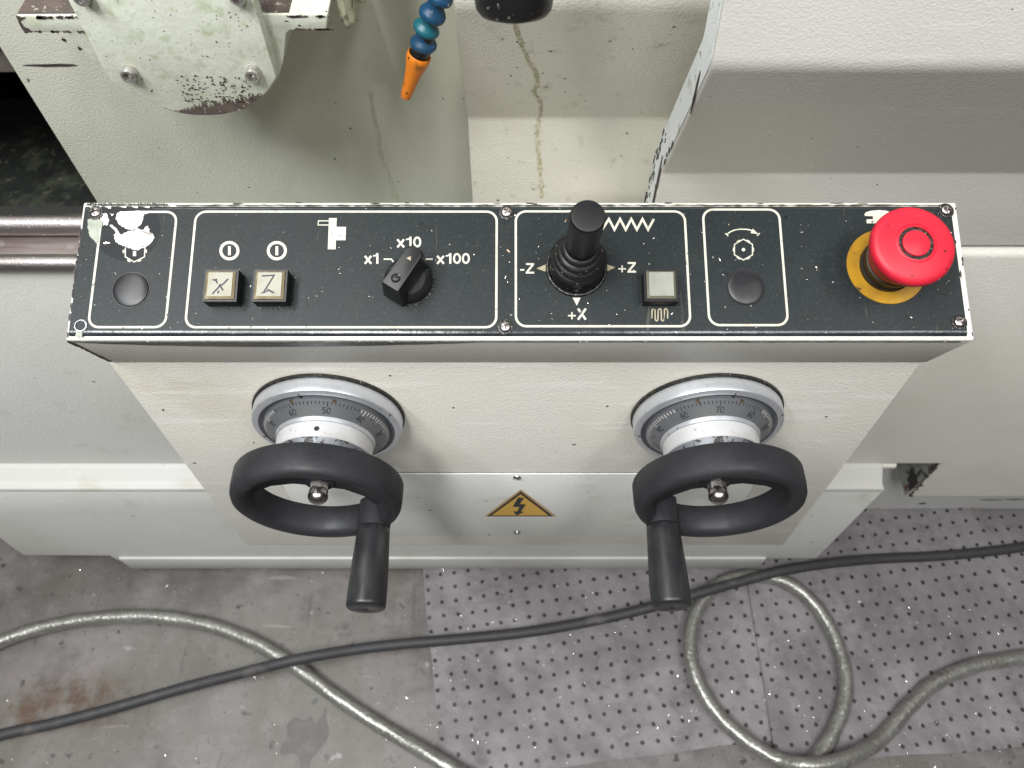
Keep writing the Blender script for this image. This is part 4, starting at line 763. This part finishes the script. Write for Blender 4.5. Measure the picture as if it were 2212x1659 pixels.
# worn bare crescent along the plate's lower edge
random.seed(8); edge = [p for p in bt if xl + 0.028 < p[0] < xr2 - 0.012]; cm = (edge[0][0] + edge[-1][0]) / 2 + 0.006; hwid = (edge[-1][0] - edge[0][0]) / 2
low = [(x, z + 0.0006) for x, z in edge]; up_ = []
for i in range(170):
    x = edge[-1][0] + (edge[0][0] - edge[-1][0]) * i / 169
    zz_ = min(edge, key=lambda p: abs(p[0] - x))[1]
    e0 = [p for p in edge if p[0] <= x]; e1 = [p for p in edge if p[0] >= x]; pa = e0[-1] if e0 else edge[0]; pb = e1[0] if e1 else edge[-1]
    zz_ = pa[1] if pb[0] == pa[0] else pa[1] + (pb[1] - pa[1]) * (x - pa[0]) / (pb[0] - pa[0])
    t = max(0, 1 - ((x - cm) / hwid) ** 2); up_.append((x, zz_ + 0.0008 + t * 0.0075 + random.choice((random.uniform(-.002, .002), random.uniform(0, 0.006))) * t))
v, f = prism(low + up_, MXZ, SPY - 0.0004, SPY - 0.0001); mk('bare_edge', v, f, 'bare_iron', sp, smooth=0)
fk = [prism(blob(cm + random.uniform(-.7, .7) * hwid, min(z for _, z in edge) + 0.012 + random.random() ** 1.6 * 0.022, random.uniform(.0003, .0010), random.uniform(.0002, .0006), 7, .5), MXZ, SPY - 0.0004, SPY - 0.0001) for _ in range(170)]
v, f = merge(*fk); mk('paint_wear', v, f, 'chip_dark', sp, smooth=0, kind='stuff')
# socket screws
for zx, zy in ((800, 480), (1572, 480), (505, -5), (1478, -8)):
    p = onY(.3472 * zx, .3472 * zy - 3, SPY - 0.005); M = frame((p.x, SPY, p.z), (0, -1, 0))
    v, f = lathe([(0.0052, -0.0005), (0.0052, 0.0060), (0.0048, 0.0068), (0.0032, 0.0068), (0.0032, 0.0030), (0, 0.0028)], M, 36); s_ = mk('socket_screw', v, f, 'old_steel', sp, smooth=30)
    v, f = lathe([(0.0031, 0.0062), (0.0026, 0.0062), (0.0026, 0.0036), (0, 0.0036)], M, 6); mk('hex_socket', v, f, 'old_steel', s_, smooth=0)
# casting behind the plate with its two flanges
CYY = SPY + 0.0125
c = lambda x, y: spq(x, y, CYY)
zf0, zf1 = c(200, 205)[1], c(200, 98)[1]
cast = [(c(95, 100)[0], c(0, -130)[1])]
P = [(c(150, 200)[0], zf0), (c(410, 200)[0], zf0), (c(455, 235)[0], c(455, 240)[1]), (c(560, 365)[0], c(560, 365)[1]), (c(660, 455)[0], c(660, 455)[1]), c(760, 545), c(1000, 655), c(1250, 700), c(1550, 655), c(1660, 585), (c(1730, 490)[0], c(1730, 490)[1]), (c(1765, 380)[0], c(1765, 380)[1]), (c(1780, 215)[0], c(1780, 215)[1]), (c(1800, 192)[0], c(1800, 192)[1]), (c(2030, 192)[0], c(2030, 192)[1]), (c(2040, 92)[0], c(2040, 90)[1]), (c(160, 98)[0], zf1), (c(98, 98)[0], zf1)]
v, f = prism(P, MXZ, CYY, CYY + 0.09); mk('casting', v, f, 'cast_paint', sp, bevel=(0.0015, 2))
v, f = box(c(98, 98)[0] + 0.001, c(2035, 90)[0] - 0.001, CYY + 0.002, CYY + 0.089, zf1 - 0.001, zf1 + 0.0008); mk('flange_top', v, f, 'bare_iron', sp, smooth=0)
v, f = box(c(600, 0)[0], c(1600, 0)[0] + 0.01, CYY + 0.02, CYY + 0.1, zf1 + 0.001, zf1 + 0.25); mk('spindle_column', v, f, 'grime_paint', sp, bevel=(0.006, 3))
v, f = box(c(2055, 0)[0], c(2150, 0)[0], CYY + 0.012, CYY + 0.10, c(2100, 262)[1], zf1 + 0.2); mk('side_block', v, f, 'grime_paint', sp, bevel=(0.006, 4))
v, f = box(c(2170, 0)[0], c(2215, 0)[0], CYY + 0.03, CYY + 0.10, c(2190, 190)[1], zf1 + 0.2); mk('side_rib', v, f, 'grime_paint', sp, bevel=(0.002, 2))
random.seed(31); fk = []
for k in range(26):
    x = random.uniform(c(110, 0)[0], c(430, 0)[0]); fk.append(prism(blob(x, random.choice((zf0 + .001, zf1 - .0012)), random.uniform(.0008, .003), random.uniform(.0004, .0011), 8, .5), MXZ, CYY - 0.0004, CYY + 0.0003))
for k in range(22):
    x = random.uniform(c(1790, 0)[0], c(2035, 0)[0]); fk.append(prism(blob(x, random.choice((c(0, 190)[1] + .001, c(0, 92)[1] - .0012)), random.uniform(.0008, .003), random.uniform(.0004, .0011), 8, .5), MXZ, CYY - 0.0004, CYY + 0.0003))
fk.append(prism(jag([c(98, 102), c(160, 102), c(128, 135), c(150, 165), c(200, 190), c(205, 203), c(150, 203)], 0.0006, 4), MXZ, CYY - 0.0005, CYY + 0.0003))
v, f = merge(*fk); mk('paint_wear', v, f, 'bare_iron', sp, smooth=0, kind='stuff')
# ------------------------------------------------------------------ coolant hose: ball-jointed segments and nozzle
HY = 0.50
hs = thing('coolant_hose', 'blue jointed coolant hose with orange nozzle hanging beside the cover', 'coolant hose', onY(905, 20, HY) + Vector((0, 0, 0.03)))
B = lambda x, y: onY(713.2 + .372 * x, .372 * y, HY)
def seg_mesh(a, b, r):
    d = (b - a); L_ = d.length
    return lathe([(r * .50, -L_ * .10), (r * .62, -L_ * .04), (r * .66, L_ * .14), (r * .64, L_ * .34), (r * .72, L_ * .50), (r * .92, L_ * .66), (r * 1.0, L_ * .78), (r * 1.0, L_ * .92), (r * .95, L_ * 1.0), (r * .84, L_ * 1.02), (r * .74, L_ * .96)], frame(a, d), 36)
js_ = [B(668, -95), B(628, -5), B(588, 98), B(553, 178), B(540, 268)]
for k, m_ in enumerate(('blue_plastic', 'blue_plastic', 'teal_plastic', 'blue_plastic')):
    v, f = seg_mesh(js_[k], js_[k + 1], 0.0096); mk('hose_segment', v, f, m_, hs, smooth=50)
a, b = B(520, 312), B(438, 562); d = (b - a).length
v, f = lathe([(0.0066, 0.003), (0.0080, 0), (0.0088, d * .03), (0.0090, d * .08), (0.0086, d * .16), (0.0064, d * .40), (0.0053, d * .60), (0.0042, d * .96), (0.0038, d), (0.0027, d), (0.0027, d * .9)], frame(a, b - a), 40); mk('nozzle', v, f, 'orange_plastic', hs, smooth=50)
v, f = lathe([(0.0058, -0.022), (0.0066, -0.012), (0.0072, -0.004), (0.0068, 0.003), (0, 0.003)], frame(a, a - js_[4] + (b - a) * .2), 32); mk('hose_ball', v, f, 'rubber', hs, smooth=50)
# ------------------------------------------------------------------ black hand knob above the cover (close to the lens)
kd = 0.36; kc = CAM + ray(1110, 32) * (kd / F); rk = 84 / F * kd
kb = thing('hanging_knob', 'round black knob hanging over the cream cover at the upper edge', 'knob', kc)
v, f = lathe([(0, -0.002), (rk * .5, -0.0015), (rk * .86, 0.0005), (rk * .97, 0.0030), (rk, 0.0065), (rk, 0.050), (rk * .8, 0.056), (rk * .4, 0.058), (rk * .4, 0.16), (0, 0.16)], frame(kc, (0.0, 0.30, 0.95)), 64); mk('knob_body', v, f, 'rubber', kb, smooth=40)
# ------------------------------------------------------------------ things on the floor
def sheet(poly_px, z, res=46):
    """thin felt sheet over a floor quad, gently rumpled"""
    a, b, c_, d = [onZ(*p) for p in poly_px]; vs, fs = [], []
    from mathutils import noise as MN
    for layer_ in (0, 1):
        for i in range(res + 1):
            for j in range(res + 1):
                s, t = i / res, j / res; p = (a.lerp(b, s)).lerp(d.lerp(c_, s), t)
                e = 0.0022 * (1 if 0 < i < res and 0 < j < res else 0.2)
                h = z + (0.003 + e * (1 + MN.noise(Vector((p.x * 7, p.y * 7, z * 50)))) + 0.0028 * max(0, MN.noise(Vector((p.x * 16 + p.y * 9, p.y * 4, 3)))) if layer_ else 0.0008)
                wob = 0.003 * MN.noise(Vector((p.x * 9, p.y * 9, 7))); vs.append((p.x + wob, p.y + wob, h))
    n1 = res + 1; o_ = n1 * n1
    for i in range(res):
        for j in range(res): fs.append((o_ + i * n1 + j, o_ + (i + 1) * n1 + j, o_ + (i + 1) * n1 + j + 1, o_ + i * n1 + j + 1))
    bd = [(i, 0) for i in range(res)] + [(res, j) for j in range(res)] + [(res - i, res) for i in range(res)] + [(0, res - j) for j in range(res)]
    for k in range(len(bd)):
        (i, j), (i2, j2) = bd[k], bd[(k + 1) % len(bd)]; p, q_ = i * n1 + j, i2 * n1 + j2; fs.append((p, q_, o_ + q_, o_ + p))
    return vs, fs
lc = onZ(930, 1400)
v, f = sheet([(905, 1120), (1690, 1120), (1668, 1598), (955, 1692)], 0.0); tag(mk('absorbent_mat', v, f, 'felt', loc=onZ(1250, 1420), smooth=60), 'grey dimpled absorbent mat on the floor below the right handwheel', 'floor mat', 'absorbent floor mats')
v, f = sheet([(1575, 1040), (2330, 1010), (2420, 1600), (1676, 1656)], 0.0065); tag(mk('absorbent_mat', v, f, 'felt', loc=onZ(1950, 1400), smooth=60), 'grey dimpled absorbent mat at the right edge, overlapping the other mat', 'floor mat', 'absorbent floor mats')
# braided grey hose: one long hose, looped on the right
rh = 0.0118
def fp(x, y, z): p = onZ(x, y, z); return Vector((p.x, p.y, z))
hz = rh + 0.002; hm = rh + 0.012
hp = [(-160, 1470, hz), (0, 1386, hz), (140, 1345, hz), (300, 1331, hz), (440, 1348, hz), (550, 1388, hz), (640, 1442, hz), (740, 1515, hz), (850, 1585, hz), (950, 1644, hm), (1080, 1720, hm), (1300, 1830, hm), (1560, 1830, hm), (1700, 1720, hm), (1752, 1652, hm), (1800, 1580, hm), (1826, 1500, hm), (1820, 1430, hm), (1790, 1350, hm), (1745, 1290, hm), (1690, 1255, hm), (1620, 1245, hm), (1550, 1265, hm), (1505, 1320, hm), (1490, 1390, hm), (1502, 1460, hm), (1540, 1530, hm), (1600, 1590, hm), (1680, 1640, hm + 0.006), (1750, 1652, hm + 0.026), (1830, 1638, hm + 0.02), (1900, 1598, hm), (1960, 1530, hm), (2020, 1475, hm), (2110, 1437, hm), (2230, 1418, hm), (2400, 1400, hm)]
path = smooth_path([fp(*p) for p in hp], 10)
v, f = tube(path, lambda i, a: rh * (1 + 0.025 * math.sin(3 * a + i * 0.9)), 20); tag(mk('braided_hose', v, f, 'braided_hose', loc=fp(1650, 1450, 0.0), smooth=70), 'shiny grey braided hose looped on the mat and floor', 'hose')
rc_ = 0.0088; cz = rc_ + 0.002; cm_ = rc_ + 0.011
cp_ = [(-180, 1640, cz), (0, 1588, cz), (120, 1562, cz), (250, 1528, cz), (400, 1485, cz), (530, 1452, cz + 0.012), (640, 1425, 0.036), (760, 1404, cz + 0.012), (870, 1391, cm_), (1000, 1380, cm_), (1150, 1364, cm_), (1300, 1337, cm_), (1420, 1308, cm_ + 0.010), (1515, 1280, 0.040), (1600, 1256, 0.042), (1690, 1233, 0.044), (1790, 1217, cm_ + 0.012), (1900, 1207, cm_), (2010, 1202, cm_), (2110, 1194, cm_), (2230, 1178, cm_), (2420, 1140, cm_)]
v, f = tube(smooth_path([fp(*p) for p in cp_], 10), rc_, 18); tag(mk('power_cable', v, f, 'cable_black', loc=fp(1000, 1380, 0.0), smooth=70), 'thin black cable running right across the floor over the hose', 'cable')
# dark oil spot soaked into the floor
random.seed(40); p = onZ(660, 1600)
o2 = [(p.x + dx * .001, p.y + dy * .001) for dx, dy in ((-34, 22), (-22, 34), (-6, 30), (4, 36), (10, 24), (22, 38), (26, 50), (30, 30), (36, 12), (30, -6), (22, -16), (12, -28), (10, -46), (4, -60), (-4, -66), (-2, -40), (-10, -22), (-24, -18), (-36, -22), (-38, -8), (-30, 4))]
o2 = [(q_.x, q_.y) for q_ in smooth_path([Vector((*a_, 0)) for a_ in o2 + o2[:1]], 4)][:-1]
v, f = prism(o2, Matrix(), 0.0002, 0.0006); mk('oil_stain', v, f, 'oil_stain', fl, smooth=0)
# ------------------------------------------------------------------ metal shavings
random.seed(77); parts = []
def flake(p, n, s):
    t = Vector((random.uniform(-1, 1), random.uniform(-1, 1), random.uniform(-1, 1))).normalized(); a = n.cross(t).normalized(); b = n.cross(a); l = s * random.uniform(.6, 1.6); w = s * random.uniform(.25, .5)
    up2 = n * (s * random.uniform(.05, .5)); q0 = p + n * 0.0003
    return ([q0 - a * l - b * w, q0 + a * l - b * w + up2 * .3, q0 + a * l * .9 + b * w + up2, q0 - a * l + b * w + up2 * .5, q0 + n * (s * .3)], [(0, 1, 4), (1, 2, 4), (2, 3, 4), (3, 0, 4), (0, 3, 2, 1)])
pl2 = []
for k in range(150):
    u = random.uniform(pu0 + .004, pu1 - .004); vv_ = random.uniform(pv0 + .004, pv1 - .003)
    (parts if random.random() < .75 else pl2).append(flake(pan(u, vv_, PH), PN, random.choice((.0002, .00025, .0003, .0004, .0005, .0008))))
v, f = merge(*parts); tag(mk('metal_shavings', v, f, 'swarf', loc=PO, smooth=0, kind='stuff'), 'tiny bright metal shavings scattered over the dark faceplate', 'metal shavings')
v, f = merge(*pl2); tag(mk('metal_shavings', v, f, 'swarf_brown', loc=PO + Vector((0, 0, .0001)), smooth=0, kind='stuff'), 'tiny brown metal shavings scattered over the dark faceplate', 'metal shavings')
parts = []
for k in range(620):
    x, y = random.uniform(920, 2212), random.uniform(1225, 1659)
    if random.random() < .22: x = random.uniform(0, 900)
    parts.append(flake(onZ(x, y, .0125 if x > 930 else .001), Vector((random.uniform(-.5, .5), random.uniform(-.5, .3), 1)).normalized(), random.choice((.0005, .0006, .0007, .0009, .0014))))
v, f = merge(*parts); tag(mk('metal_shavings', v, f, 'swarf_bright', loc=onZ(1500, 1500), smooth=0, kind='stuff'), 'glinting metal shavings scattered on mats and floor', 'metal shavings')
